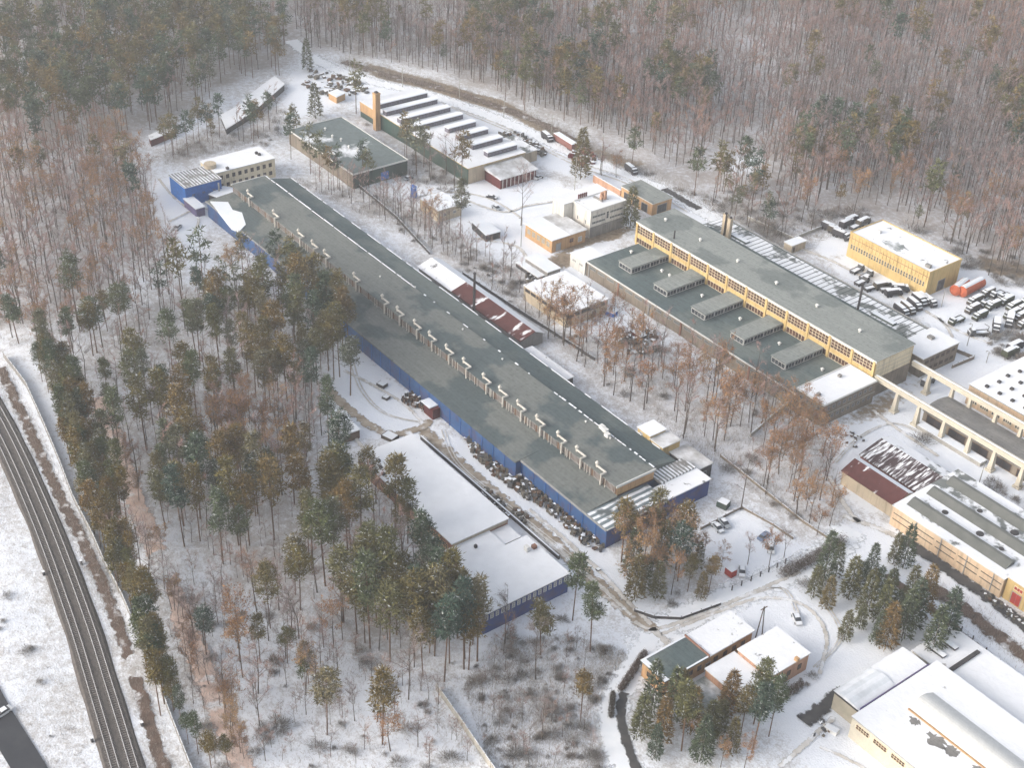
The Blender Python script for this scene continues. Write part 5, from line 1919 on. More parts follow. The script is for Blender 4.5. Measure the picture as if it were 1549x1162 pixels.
jumble('scrap_metal', [(700, 652), (716, 648), (738, 672), (762, 690), (790, 712), (832, 748), (822, 766), (790, 752), (752, 722), (716, 690)], 420, 'heap of grey scrap and crates along the blue wall', .2, .8, 3, hmax=1.8)
jumble('scrap_metal', [(816, 742), (850, 770), (885, 800), (917, 822), (910, 838), (880, 822), (838, 782), (810, 760)], 170, 'snow topped scrap in a line under the blue wall', .2, .75, 4)
jumble('scrap_metal', [(722, 728), (760, 758), (800, 782), (798, 796), (770, 785), (730, 750)], 70, 'brown scrap beside the low wall', .25, .8, 9, hmax=.9)
jumble('scrap_metal', [(606, 598), (640, 590), (660, 615), (640, 622), (612, 612)], 90, 'dark brown brushwood heap by the gate', .2, .7, 5, ('timber', 'snow', 'dark_wall', 'timber'), 1.6)
jumble('scrap_metal', [(470, 105), (540, 118), (560, 140), (500, 150), (455, 135)], 80, 'snowy junk in the far yard', .4, 1.3, 6)
jumble('scrap_metal', [(755, 203), (775, 198), (806, 214), (828, 228), (820, 240), (790, 225)], 100, 'snow flecked rubble at the end of the sawtooth shed', .4, 1.2, 7)
jumble('scrap_metal', [(860, 232), (890, 226), (905, 244), (875, 256)], 50, 'stacked reddish goods under snow by the back road', .4, 1.2, 17, ('red_brick', 'snow', 'dark_red', 'timber'))
jumble('rubble', [(796, 410), (830, 425), (850, 440), (820, 440), (795, 428)], 50, 'snowy rubble beside the canteen', .3, .9, 8)
jumble('rubble', [(930, 500), (990, 500), (1000, 530), (950, 540)], 60, 'low rubble in the scrub behind the low hall', .3, 1.0, 12)
jumble('rubble', [(1270, 660), (1300, 650), (1310, 672), (1285, 680)], 14, 'dark clods in front of the twin sheds', .2, .6, 13, hmax=.6)
jumble('scrap_metal', [(1225, 1100), (1255, 1085), (1262, 1110), (1236, 1122)], 10, 'few dark pieces in the yard of the white hall', .2, .7, 14, hmax=.5)
jumble('scrap_metal', [(1480, 890), (1549, 935), (1549, 950), (1490, 905)], 40, 'snowy debris on the verge of the lane', .2, .6, 15, hmax=.6)


def crate(px, py, sx, sy, sz, label, mat='timber', frame=True, rz=.3, name='crate', cat='crate', group=None):
    x, y = at(px, py)
    t = thing(name, label, cat, (x, y, -.3), rz, group)
    b = MB()
    b.box(-sx, sx, -sy, sy, 0, sz)
    b.build('body', mat, t)
    b = MB()
    b.box(-sx * .92, sx * .92, -sy * .92, sy * .92, sz + .003, sz + .12)
    b.build('snow_cap', 'snow', t)
    if frame:
        for sg in (-1, 1):
            b = MB()
            b.box(sg * sx - .08, sg * sx + .08, -sy - .08, sy + .08, -.02, sz + .06)
            b.build('rim', 'steel_dark', t)


crate(578, 583, 1.3, 1.0, 1.0, 'dark open skip in the snowy yard, the larger of two', 'dark_wall', name='skip', cat='skip')
crate(584, 602, .9, .8, .8, 'small dark skip in the snowy yard', 'dark_wall', name='skip', cat='skip')
crate(590, 662, 2.0, 1.5, 1.1, 'brown metal skip at the back corner of the brick hall', 'truck_brown', name='skip', cat='skip')
crate(925, 475, 1.6, 1.3, 1.4, 'blue plastic covered crate beside the canteen', 'blue_paint', False)
crate(966, 508, 2.6, 1.4, 1.3, 'dark red trailer box under snow in the scrub', 'dark_red', True, 0)
crate(1094, 765, 1.5, 1.3, 1.8, 'dark green box at the head of the small car park', 'green_wall', False)
crate(1056, 703, 1.2, 1.1, 2.6, 'blue grey hut box at the corner of the long hall', 'blue_paint', False, 0)
crate(1105, 868, 1.2, 1.0, 1.9, 'red roofed little guard hut by the road', 'red_paint', False, 0, 'guard_hut', 'hut')
crate(1258, 1105, 1.6, .8, .9, 'small snow topped trailer in the yard of the white hall', 'trim_white', False, .2, 'trailer', 'trailer')
crate(905, 862, .5, .5, .5, 'single dark block in the snow by the dirt track', 'dark_wall', False, 0, 'block', 'block')
x, y = at(1453, 682)
b = MB()
b.box(-15, 8, -1.6, 1.6, -.35, 1.0, 0, 1)
tag(b.build('loading_ramp', ['concrete', 'snow'], None, (x, y, 0)), 'low concrete ramp with snow on top in front of the runway columns', 'ramp')
b = MB()
x, y = at(905, 345)

# ---------------------------------------------------------------- trees


def tubes(segs, n):
    """segs: list of (p, q, r0, r1) -> vertices, triangles of open tapered tubes"""
    p = np.array([s[0] for s in segs], float)
    q = np.array([s[1] for s in segs], float)
    r0, r1 = np.array([s[2] for s in segs]), np.array([s[3] for s in segs])
    d = q - p
    d /= np.linalg.norm(d, axis=1, keepdims=True) + 1e-9
    ref = np.where(np.abs(d[:, 2:3]) > .9, np.array([[1., 0, 0]]), np.array([[0, 0, 1.]]))
    a = np.cross(d, ref)
    a /= np.linalg.norm(a, axis=1, keepdims=True) + 1e-9
    b = np.cross(d, a)
    v = []
    for c, r in ((p, r0), (q, r1)):
        for i in range(n):
            t = 2 * PI * i / n
            v.append(c + (a * math.cos(t) + b * math.sin(t)) * r[:, None])
    v = np.stack(v, 1).reshape(-1, 3)
    tri = []
    for k in range(len(segs)):
        o = k * 2 * n
        for i in range(n):
            j = (i + 1) % n
            tri += [(o + i, o + j, o + n + j), (o + i, o + n + j, o + n + i)]
    return v, np.array(tri)


def slivers(c, d, L, w, rng):
    """thin triangles: base at c, tip along d"""
    n = len(c)
    d = d / (np.linalg.norm(d, axis=1, keepdims=True) + 1e-9)
    s = np.cross(d, rng.normal(size=(n, 3)))
    s /= np.linalg.norm(s, axis=1, keepdims=True) + 1e-9
    v = np.stack([c - s * w[:, None] / 2, c + s * w[:, None] / 2, c + d * L[:, None]], 1).reshape(-1, 3)
    return v, np.arange(n * 3).reshape(n, 3)


class TV:
    """one tree variant: trunk and crown arrays"""

    def __init__(s, trunk, crown):
        s.trunk, s.crown = trunk, crown      # (v, tri, mi, vary)


def mk(parts):
    V, T, M, A = [], [], [], []
    o = 0
    for v, t, m_, va in parts:
        V.append(v)
        T.append(t + o)
        M.append(np.full(len(t), m_))
        A.append(va if isinstance(va, np.ndarray) else np.full(len(v), va))
        o += len(v)
    return np.concatenate(V), np.concatenate(T), np.concatenate(M), np.concatenate(A)


def pine_variant(seed, lod=0, dense=1.0):
    r = np.random.default_rng(seed)
    h = r.uniform(19, 24)
    lean = r.normal(0, .25, 2)
    top = np.array([lean[0] * 2, lean[1] * 2, h])
    mid = np.array([lean[0], lean[1], h * .55])
    segs = [((0, 0, -.5), mid, .20, .15), (mid, top * .96, .15, .04)]
    nc = int((54 if lod == 0 else 22) * dense)
    cz0 = h * r.uniform(.46, .60)
    rx = r.uniform(2.3, 3.7)
    cs = []
    for i in range(nc):
        t = r.uniform(0, 1)
        z = cz0 + (h - cz0) * t
        prof = rx * (math.sin(PI * min(1, .12 + t * .86)) ** .6) * (1 - .25 * t)
        a = r.uniform(0, 2 * PI)
        rad = prof * math.sqrt(r.uniform(.08, 1))
        k = np.array([math.cos(a) * rad + lean[0] * 2 * t, math.sin(a) * rad + lean[1] * 2 * t, z])
        cs.append(k)
        if lod == 0 and i % 2 == 0:
            segs.append((np.array([lean[0] * 2 * t, lean[1] * 2 * t, z - rad * .35]), k, .05, .025))
    if lod == 0:
        for i in range(5):
            z = r.uniform(.3, .55) * h
            a = r.uniform(0, 2 * PI)
            L = r.uniform(.6, 1.6)
            segs.append((np.array([lean[0] * z / h * 2, lean[1] * z / h * 2, z]), np.array([math.cos(a) * L, math.sin(a) * L, z + .3 * L]), .04, .015))
    cs = np.array(cs)
    per = 30 if lod == 0 else 14
    c = np.repeat(cs, per, 0) + r.normal(0, .42, (nc * per, 3)) * np.array([1.25, 1.25, .7])
    d = (c - np.repeat(cs, per, 0)) + r.normal(0, .35, c.shape) + np.array([0, 0, .28])
    L = r.uniform(.5, 1.15, len(c)) * (1 if lod == 0 else 1.7)
    w = r.uniform(.18, .42, len(c)) * (1 if lod == 0 else 1.7)
    v, t = slivers(c, d, L, w, r)
    clump = np.repeat(np.repeat(r.uniform(.15, .85, nc), per), 3)
    va = np.clip(clump + np.repeat(r.normal(0, .12, len(c)), 3), 0, 1)
    parts = [(v, t, 0, va)]
    # frost and snow caught on the tops of some clumps
    ns = int(nc * (r.choice([1.5, 3.0, 8.0]) if lod == 0 else 1.4))
    pick = cs[r.integers(0, nc, ns)] + r.normal(0, .38, (ns, 3)) + np.array([0, 0, .42])
    dd = r.normal(0, 1, (ns, 3)) * np.array([1, 1, .15])
    v2, t2 = slivers(pick, dd, r.uniform(.3, .85, ns), r.uniform(.12, .28, ns), r)
    parts.append((v2, t2, 1, .5))
    tv, tt = tubes(segs, 6 if lod == 0 else 3)
    return TV((tv, tt, np.zeros(len(tt)), np.full(len(tv), .5)), mk(parts)), h


def spruce_variant(seed, lod=0):
    r = np.random.default_rng(seed)
    h = r.uniform(13, 17)
    R0 = r.uniform(2.5, 3.2)
    segs = [((0, 0, -.5), (0, 0, h * .97), .16, .03)]
    n = 1100 if lod == 0 else 300
    t = r.uniform(0, 1, n) ** 1.2
    z = h * (.10 + .88 * t)
    prof = R0 * (1 - t) ** .48 * r.choice([1, 1, .8, .6], n)
    a = r.uniform(0, 2 * PI, n)
    rad = prof * np.sqrt(r.uniform(.25, 1, n))
    c = np.stack([np.cos(a) * rad, np.sin(a) * rad, z + .3 * np.sin(a * 5 + z * 3)], 1)
    d = np.stack([np.cos(a), np.sin(a), r.normal(.15, .45, n)], 1) + r.normal(0, .3, (n, 3))
    v, tr = slivers(c, d, r.uniform(.6, 1.2, n), r.uniform(.24, .48, n), r)
    va = np.clip(np.repeat(.5 + .3 * np.sin(a * 3 + z * 1.7) + r.normal(0, .15, n), 3), 0, 1)
    ns = 120
    k = r.integers(0, n, ns)
    v2, t2 = slivers(c[k] + np.array([0, 0, .25]), d[k] * np.array([1, 1, .1]), r.uniform(.3, .6, ns), r.uniform(.18, .36, ns), r)
    tv, tt = tubes(segs, 6)
    return TV((tv, tt, np.zeros(len(tt)), np.full(len(tv), .5)), mk([(v, tr, 0, va), (v2, t2, 1, .5)])), h


def bare_variant(seed, lod=0, leaves=0, spread=1.0):
    r = np.random.default_rng(seed)
    h = r.uniform(15, 21)
    segs, ends = [], []
    k1 = np.array([r.normal(0, .25), r.normal(0, .25), h * .4])
    k2 = k1 + np.array([r.normal(0, .35), r.normal(0, .35), h * .3])
    k3 = k2 + np.array([r.normal(0, .35), r.normal(0, .35), h * .28])
    base = .19 if lod == 0 else .22
    segs += [((0, 0, -.5), k1, base, base * .7), (k1, k2, base * .7, base * .4), (k2, k3, base * .4, .02)]
    nl = (13 if lod == 0 else 6)
    limbs = []
    for i in range(nl):
        t = r.uniform(.30, .95)
        p = k1 + (k2 - k1) * ((t - .4) / .3) if t < .7 else k2 + (k3 - k2) * ((t - .7) / .28)
        a = r.uniform(0, 2 * PI)
        L = h * r.uniform(.18, .32) * (1.25 - .6 * t) * spread
        up = r.uniform(.8, 1.7)
        d = np.array([math.cos(a), math.sin(a), up])
        d /= np.linalg.norm(d)
        q = p + d * L
        segs.append((p, q, base * .35 * (1.2 - t * .6), .02))
        limbs.append((p, q, d))
        if lod == 0:
            for j in range(3):
                s = r.uniform(.35, .95)
                pp = p + (q - p) * s
                dd = d + r.normal(0, .5, 3)
                dd /= np.linalg.norm(dd)
                qq = pp + dd * L * r.uniform(.3, .6)
                segs.append((pp, qq, .03, .012))
                limbs.append((pp, qq, dd))
    tv, tt = tubes(segs, 5 if lod == 0 else 3)
    nt = 520 if lod == 0 else 200
    li = r.integers(0, len(limbs), nt)
    P = np.array([l[0] for l in limbs])[li]
    Q = np.array([l[1] for l in limbs])[li]
    D = np.array([l[2] for l in limbs])[li]
    s = r.uniform(.25, 1.05, nt)[:, None]
    c = P + (Q - P) * s + r.normal(0, .12, (nt, 3))
    d = D * .7 + r.normal(0, .55, (nt, 3)) + np.array([0, 0, .25])
    L = r.uniform(.7, 1.9, nt)
    w = r.uniform(.035, .075, nt) * (1 if lod == 0 else 1.7)
    v, t = slivers(c, d, L, w, r)
    parts = [(v, t, 0, np.repeat(np.clip(r.normal(.5, .2, nt), 0, 1), 3))]
    if leaves:
        li = r.integers(0, len(limbs), leaves)
        P = np.array([l[0] for l in limbs])[li]
        Q = np.array([l[1] for l in limbs])[li]
        c = P + (Q - P) * r.uniform(.3, 1.15, leaves)[:, None] + r.normal(0, .4, (leaves, 3))
        v2, t2 = slivers(c, r.normal(0, 1, (leaves, 3)), r.uniform(.3, .7, leaves), r.uniform(.14, .32, leaves), r)
        parts.append((v2, t2, 2, np.repeat(np.clip(r.normal(.5, .22, leaves), 0, 1), 3)))
    # rime on the upper sides
    ns = 60 if lod == 0 else 16
    li = r.integers(0, len(limbs), ns)
    P = np.array([l[0] for l in limbs])[li]
    Q = np.array([l[1] for l in limbs])[li]
    c = P + (Q - P) * r.uniform(.1, .8, ns)[:, None] + np.array([0, 0, .05])
    v3, t3 = slivers(c, Q - P, r.uniform(.4, .8, ns), np.full(ns, .07), r)
    parts.append((v3, t3, 1, .5))
    return TV((tv, tt, np.zeros(len(tt)), np.full(len(tv), .5)), mk(parts)), h


def shrub_variant(seed, lod=0, big=1.0):
    r = np.random.default_rng(seed)
    n = 420 if lod == 0 else 130
    R0 = r.uniform(1.5, 2.5) * big
    u = r.normal(0, 1, (n, 3))
    u /= np.linalg.norm(u, axis=1, keepdims=True)
    u[:, 2] = np.abs(u[:, 2])
    lob = 1 + .45 * np.sin(np.arctan2(u[:, 1], u[:, 0]) * r.integers(2, 5) + r.uniform(0, 6)) * r.uniform(.4, 1)
    u[:, :2] *= lob[:, None]
    c = u * (R0 * r.uniform(.1, .8, n) ** .7)[:, None] * np.array([1, 1, .9])
    d = u + r.normal(0, .35, (n, 3)) + np.array([0, 0, .35])
    v, t = slivers(c, d, r.uniform(.5, 1.3, n) * big, r.uniform(.04, .085, n) * (1 if lod == 0 else 1.8), r)
    stems = [((0, 0, -.4), u[i] * R0 * .6, .04, .015) for i in range(7)]
    tv, tt = tubes(stems, 3)
    ns = 16
    v3, t3 = slivers(c[:ns], d[:ns], np.full(ns, .4), np.full(ns, .07), r)
    return TV((tv, tt, np.zeros(len(tt)), np.full(len(tv), .5)), mk([(v, t, 0, np.repeat(np.clip(r.normal(.5, .2, n), 0, 1), 3)), (v3, t3, 1, .5)])), R0 * 1.6


CROWN_MATS = {'pine_tree': ['needles', 'frost'], 'spruce_tree': ['needles_spruce', 'frost'], 'bare_tree': ['twigs', 'frost', 'rust_leaves'], 'rust_tree': ['twigs', 'frost', 'rust_leaves'], 'shrub': ['twigs_grey', 'frost']}
BARK = {'pine_tree': 'bark_pine', 'spruce_tree': 'bark', 'bare_tree': 'bark', 'rust_tree': 'bark', 'shrub': 'bark'}
HI = {'pine_tree': [pine_variant(100 + i) for i in range(11)], 'spruce_tree': [spruce_variant(200 + i) for i in range(4)], 'bare_tree': [bare_variant(300 + i, 0, 0, .8 + .1 * (i % 5)) for i in range(10)],
      'rust_tree': [bare_variant(400 + i, 0, 760, 1.25) for i in range(5)], 'shrub': [shrub_variant(500 + i) for i in range(9)]}
LO = {'pine_tree': [pine_variant(150 + i, 1) for i in range(6)], 'spruce_tree': [spruce_variant(250 + i, 1) for i in range(2)], 'bare_tree': [bare_variant(350 + i, 1, 0, .7 + .12 * (i % 6)) for i in range(12)],
      'rust_tree': [bare_variant(450 + i, 1, 60) for i in range(3)], 'shrub': [shrub_variant(550 + i, 1) for i in range(3)]}
HIM = {}
for k, vs in HI.items():
    HIM[k] = []
    for tv, h in vs:
        a = npmesh(k + '_trunk', *tv.trunk[:3], [BARK[k]])
        c = npmesh(k + '_crown', *tv.crown[:3], CROWN_MATS[k], {'vary': tv.crown[3]})
        HIM[k].append((a, c, h))

PLACED = []     # (kind, x, y, scale, rot, label, group, cat)
rng = np.random.default_rng(77)
FT = np.array(FOOT)


PINK = poly_w([(318, 655), (385, 628), (440, 650), (450, 720), (380, 745), (322, 725)])


def free(x, y, mf=2.6, clean=True):
    if in_poly([x], [y], PINK)[0]:
        return False
    if ((x > FT[:, 0] - mf) & (x < FT[:, 1] + mf) & (y > FT[:, 2] - mf) & (y < FT[:, 3] + mf)).any():
        return False
    for pl_, c in LINES:
        if seg_dist(np.array([x]), np.array([y]), pl_)[0] < c * .5 + 1.2:
            return False
    if clean:
        for p in CLEAN_W:
            if in_poly([x], [y], p)[0]:
                return False
    return True


LABELS = {
    'pine_tree': ('pine tree', '{} high crowned pine {}'),
    'spruce_tree': ('spruce tree', 'dark low branched spruce {}'),
    'bare_tree': ('tree', 'bare grey brown tree {}'),
    'rust_tree': ('tree', 'tree with rust brown leaves {}'),
    'shrub': ('shrub', 'round leafless shrub {}'),
}


def put(kind, x, y, sc=1.0, where='', group=None, label=None):
    cat, pat = LABELS[kind]
    lab = label or (pat.format('tall', where) if kind == 'pine_tree' else pat.format(where))
    PLACED.append((kind, x, y, sc * (rng.choice([.6, 1, 1, 1.35]) if kind == 'shrub' else 1), rng.uniform(0, 2 * PI), lab, group or (pat.split(' ')[0] and cat + 's ' + where), cat))


def scatter(poly, spacing, mixk, where, sc=(.8, 1.1), clean=True, mf=2.6, jitter=.48, thin=False):
    P = poly_w(poly)
    xs, ys = [p[0] for p in P], [p[1] for p in P]
    kinds, wts = list(mixk), np.array(list(mixk.values()), float)
    wts /= wts.sum()
    gx = np.arange(min(xs), max(xs), spacing)
    gy = np.arange(min(ys), max(ys), spacing)
    X, Y = np.meshgrid(gx, gy)
    X = X.ravel() + rng.uniform(-jitter, jitter, X.size) * spacing
    Y = Y.ravel() + rng.uniform(-jitter, jitter, Y.size) * spacing
    ok = in_poly(X, Y, P)
    # patches of one kind: shift the mix with a smooth field
    fld = np.sin(X * .045 + 1.3) + np.sin(Y * .052 + .4) + np.sin((X + Y) * .031)
    for x, y, f in zip(X[ok], Y[ok], fld[ok]):
        if not inview(x, y, 6, 50) or not free(x, y, mf, clean):
            continue
        if thin:
            d = math.sin(x * .021 + 2) * math.sin(y * .027 + 1) + .6 * math.sin(x * .058 + y * .049)
            if rng.random() < .12 - .34 * d:
                continue
        w = wts.copy()
        if len(w) > 1:
            w[0] *= math.exp(.55 * f)
            w /= w.sum()
        k = kinds[rng.choice(len(kinds), p=w)]
        put(k, x, y, rng.uniform(*sc), where)


# single trees and clumps one can point at
def one(kind, px, py, sc, label):
    x, y = at(px, py)
    PLACED.append((kind, x, y, sc, rng.uniform(0, 2 * PI), label, None, LABELS[kind][0]))


one('pine_tree', 866, 938, .92, 'round dark green pine at the corner of the blue hall')
one('pine_tree', 818, 990, .95, 'reddish pine in front of the blue hall windows')
one('pine_tree', 893, 985, .85, 'pine with a forked looking brown trunk between blue hall and track')
one('pine_tree', 878, 1092, .70, 'small rusty pine alone in the scrub left of the curving road')
one('pine_tree', 696, 358, .95, 'dark pine among bare trees beside the snow canopy')
one('rust_tree', 652, 356, 1.0, 'yellowish tree with forked branches beside the beige hut')
one('bare_tree', 687, 286, 1.15, 'dark leafless tree by the corner of the sawtooth shed')
one('bare_tree', 788, 340, 1.1, 'bare tree with a fan of branches in the middle yard')
one('spruce_tree', 878, 270, 1.45, 'dark spruce beside the tall white pole')
one('spruce_tree', 953, 345, 1.15, 'narrow dark conifer against the white office')
one('spruce_tree', 477, 178, 1.1, 'round dark green conifer in the clearing by the flat block')
one('spruce_tree', 465, 105, 1.0, 'dark conifer at the bend of the back road')
one('rust_tree', 853, 522, 1.25, 'large spreading tree with brown pods in front of the canteen')
one('rust_tree', 1117, 285, .6, 'small red leaved tree in the forest clearing')
one('shrub', 1396, 668, 1.6, 'reddish leafless shrub in the snow before the runway columns')
one('shrub', 1300, 388, 1.9, 'dark evergreen shrub at the foot of the yellow building')
one('bare_tree', 1131, 853, .62, 'dead trunk with stub branches in the small car park')
one('rust_tree', 1163, 858, .75, 'pale trunked rust leaved tree in the small car park')
one('bare_tree', 1186, 842, .6, 'short bare trunk at the edge of the small car park')
one('bare_tree', 1121, 770, 1.0, 'bare tree at the head of the small car park')
one('rust_tree', 1205, 780, .95, 'rust leaved tree behind the small car park')
one('shrub', 850, 938, 1.0, 'bare shrub at the foot of the round dark pine')
one('shrub', 773, 965, 1.3, 'grey brown shrub in front of the blue hall')
one('spruce_tree', 1366, 858, .85, 'single dark spruce at the lane by the striped hall')
one('spruce_tree', 1408, 990, 1.05, 'bushy olive spruce next to the big white hall')
one('spruce_tree', 1428, 966, 1.1, 'reddish topped spruce beside the bare strip')
w_ = 'in the spruce clump between the road and the big white hall'
for px, py in ((1277, 967), (1300, 950), (1325, 975), (1339, 978), (1364, 965), (1393, 935), (1308, 931), (1250, 921), (1264, 870), (1314, 878), (1351, 853), (1230, 902), (1244, 885), (1341, 915), (1371, 922), (1325, 905), (1352, 940), (1378, 948), (1283, 905), (1300, 890), (1330, 945)):
    put('spruce_tree', *at(px, py), rng.uniform(.62, 1.1), w_)
w_ = 'in the dense clump hiding the gatehouse terrace'
for px, py in ((969, 1114), (1000, 1122), (1031, 1135), (985, 1078), (1072, 1122), (1088, 1109), (1101, 1078), (1137, 1140), (1163, 1114), (1150, 1080), (1015, 1092), (1045, 1105), (1120, 1112), (1105, 1140), (1060, 1150), (990, 1145), (1030, 1060), (1140, 1095)):
    put('spruce_tree' if (px + py) % 3 else 'pine_tree', *at(px, py), rng.uniform(.65, 1.0), w_)
for px, py in ((1010, 1085), (1050, 1130), (1090, 1160), (1125, 1165)):
    put('rust_tree', *at(px, py), rng.uniform(.45, .6), w_)
w_ = 'in the clump at the front corner of the long hall'
for px, py in ((940, 850), (955, 872), (975, 890), (993, 905), (1015, 900), (1040, 895), (1060, 905), (1072, 895), (1000, 860), (1030, 850), (1055, 860), (985, 835), (960, 905), (1025, 880)):
    put(('rust_tree', 'pine_tree', 'spruce_tree')[(px * 3 + py) % 3], *at(px, py), rng.uniform(.75, 1.0) if px < 1040 else rng.uniform(.5, .62), w_)
for px, py in ((975, 845), (1010, 838), (950, 892), (1045, 845), (1065, 838), (1090, 862)):
    put('rust_tree', *at(px, py), rng.uniform(.8, 1.05) if px < 1035 else .42, w_)
w_ = 'at the long hall wall above the snowy yard'
for px, py in ((505, 573), (514, 569), (530, 597), (497, 560), (420, 427), (440, 445), (458, 458), (478, 477), (495, 494), (515, 512), (528, 528), (448, 458), (468, 480), (500, 508), (518, 530), (485, 500)):
    put('pine_tree', *at(px, py), rng.uniform(.9, 1.05), w_)
w_ = 'beside the flat block'
for px, py in ((484, 274), (497, 286), (511, 285), (558, 282), (548, 276), (470, 262), (440, 240), (446, 220)):
    put('pine_tree', *at(px, py), rng.uniform(.75, 1.0), w_)

w_ = 'in the tall clump beside the blue hall'
for px, py in ((600, 960), (625, 975), (650, 988), (680, 1003), (702, 1012), (722, 1000), (640, 1022), (590, 1000), (560, 980), (540, 958), (520, 940), (662, 950), (692, 965), (570, 940), (610, 930), (642, 935), (672, 1030), (715, 975), (655, 905), (640, 880)):
    put('pine_tree', *at(px, py), rng.uniform(.85, 1.1), w_)
one('pine_tree', 312, 990, .72, 'round grey green pine standing alone below the wood')
one('pine_tree', 409, 950, .85, 'two toned dark pine at the lower edge of the wood')
w_ = 'at the foot of the slab fence'
for px, py in ((262, 1075), (275, 1100), (250, 1050), (285, 1125), (320, 1165), (345, 1160), (300, 1140)):
    put('pine_tree', *at(px, py), rng.uniform(.45, .65), w_)
w_ = 'in the pinkish leafless patch inside the pine wood'
for k in range(46):
    px, py = rng.uniform(318, 448), rng.uniform(635, 740)
    put('rust_tree' if k % 3 == 0 else 'bare_tree', *at(px, py), rng.uniform(.8, 1.05), w_)
w_ = 'in the dark brush behind the truck park'
for px, py in ((1262, 320), (1275, 326), (1288, 322), (1250, 328), (1296, 330), (1392, 352), (1378, 348), (1160, 345), (1150, 338), (1172, 352)):
    put('shrub', *at(px, py), rng.uniform(1.5, 2.2), w_)
for px, py in ((1268, 318), (1385, 350), (1158, 335), (1100, 300), (1122, 312)):
    put('pine_tree', *at(px, py), rng.uniform(.45, .6), w_)
w_ = 'in the clump at the front corner of the long hall'
for px, py in ((945, 862), (968, 852), (985, 868), (1005, 848), (1022, 862), (1038, 872), (1052, 848), (968, 885), (990, 892), (1030, 838)):
    put('rust_tree', *at(px, py), rng.uniform(.75, 1.05) if px < 1030 else .5, w_)
# woods
scatter([(60, 556), (140, 500), (205, 470), (300, 440), (350, 415), (440, 455), (500, 540), (515, 590), (496, 650), (502, 700), (545, 730), (600, 790), (650, 850), (640, 900), (725, 985), (705, 1040), (620, 1010), (520, 960), (450, 925), (340, 890), (280, 850), (200, 740), (150, 640)], 5.8, {'pine_tree': 60, 'bare_tree': 40, 'rust_tree': 4}, 'in the pine wood beside the long hall', (.7, 1.2), thin=True)
scatter([(60, 565), (100, 560), (160, 690), (200, 820), (235, 930), (268, 1085), (240, 1090), (200, 960), (150, 830), (105, 700)], 3.0, {'pine_tree': 90, 'bare_tree': 10}, 'in the brown row along the slab fence', (.5, .85), True, 1.5)
scatter([(205, 850), (330, 895), (455, 930), (640, 1035), (700, 1165), (330, 1165), (290, 1040), (250, 950)], 5.0, {'bare_tree': 54, 'shrub': 44, 'pine_tree': 7, 'rust_tree': 6}, 'in the thin growth below the pine wood', (.5, 1.1), jitter=.9, thin=True)
scatter([(700, 1040), (745, 965), (860, 960), (960, 985), (905, 1075), (920, 1165), (745, 1165)], 3.4, {'shrub': 60, 'bare_tree': 7}, 'in the scrub before the blue hall', (.25, 1.1), jitter=.9, thin=True)
scatter([(-40, 640), (20, 800), (120, 1162), (60, 1162), (0, 1000)], 8.0, {'shrub': 90}, 'between road and railway', (.2, 1.2), True, jitter=1.0, thin=True)
scatter([(0, 215), (170, 218), (235, 290), (245, 380), (290, 440), (200, 470), (130, 505), (60, 550), (0, 505), (-60, 480), (-60, 230)], 5.2, {'bare_tree': 84, 'rust_tree': 22, 'pine_tree': 4}, 'in the leafless wood beyond the railway bend', (.8, 1.1))
scatter([(-80, -60), (400, -60), (445, 80), (425, 118), (350, 118), (300, 165), (230, 195), (165, 215), (0, 222), (-80, 230)], 6.4, {'pine_tree': 66, 'bare_tree': 30, 'rust_tree': 6}, 'in the dark far pine forest', (.85, 1.15))
scatter([(245, 225), (330, 200), (440, 150), (470, 130), (435, 185), (420, 225), (350, 215), (250, 245)], 4.2, {'bare_tree': 40, 'shrub': 50, 'pine_tree': 20}, 'around the snow roofed long sheds', (.55, .95))
scatter([(425, 265), (470, 285), (560, 290), (600, 300), (660, 340), (720, 375), (800, 420), (850, 470), (830, 500), (760, 450), (690, 395), (640, 375), (560, 320)], 3.4, {'bare_tree': 66, 'shrub': 44}, 'in the scrub beside the long hall', (.5, .85), False)
scatter([(585, 255), (640, 262), (700, 275), (700, 300), (620, 275)], 4, {'shrub': 60, 'pine_tree': 10}, 'at the wall of the sawtooth shed', (.9, 1.2), False, 1.0)
scatter([(530, 165), (580, 190), (690, 262), (660, 280), (600, 235)], 3.6, {'shrub': 50, 'pine_tree': 40, 'bare_tree': 14}, 'between sawtooth shed and flat block', (.8, 1.1), False, 1.2)
scatter([(815, 500), (900, 500), (985, 515), (1090, 575), (1200, 610), (1200, 640), (1140, 660), (1110, 690), (1060, 690), (1010, 640), (930, 600), (880, 560)], 4.2, {'bare_tree': 40, 'rust_tree': 56, 'shrub': 30}, 'in the brown thicket between the two long halls', (.6, 1.15), False, thin=True)
scatter([(1060, 700), (1120, 690), (1210, 640), (1260, 690), (1255, 760), (1280, 800), (1230, 815), (1180, 775), (1130, 745)], 5.2, {'rust_tree': 60, 'shrub': 30, 'bare_tree': 26}, 'in the brown thicket behind the car park', (.6, 1.1), False)
scatter([(900, 262), (960, 250), (1060, 300), (1130, 270), (1200, 315), (1300, 312), (1330, 335), (1260, 330), (1190, 375), (1100, 330), (1000, 285)], 3.8, {'shrub': 70, 'bare_tree': 34, 'pine_tree': 10, 'rust_tree': 8}, 'on the scrubby bank behind the back road', (.7, 1.1), False)
scatter([(1430, 360), (1560, 395), (1560, 440), (1500, 425), (1460, 410)], 4.2, {'shrub': 80, 'bare_tree': 20}, 'behind the orange tank', (.8, 1.2), False)
scatter([(1490, 520), (1549, 480), (1570, 540), (1530, 560)], 3.6, {'shrub': 90}, 'at the edge of the truck park', (.8, 1.4), False)
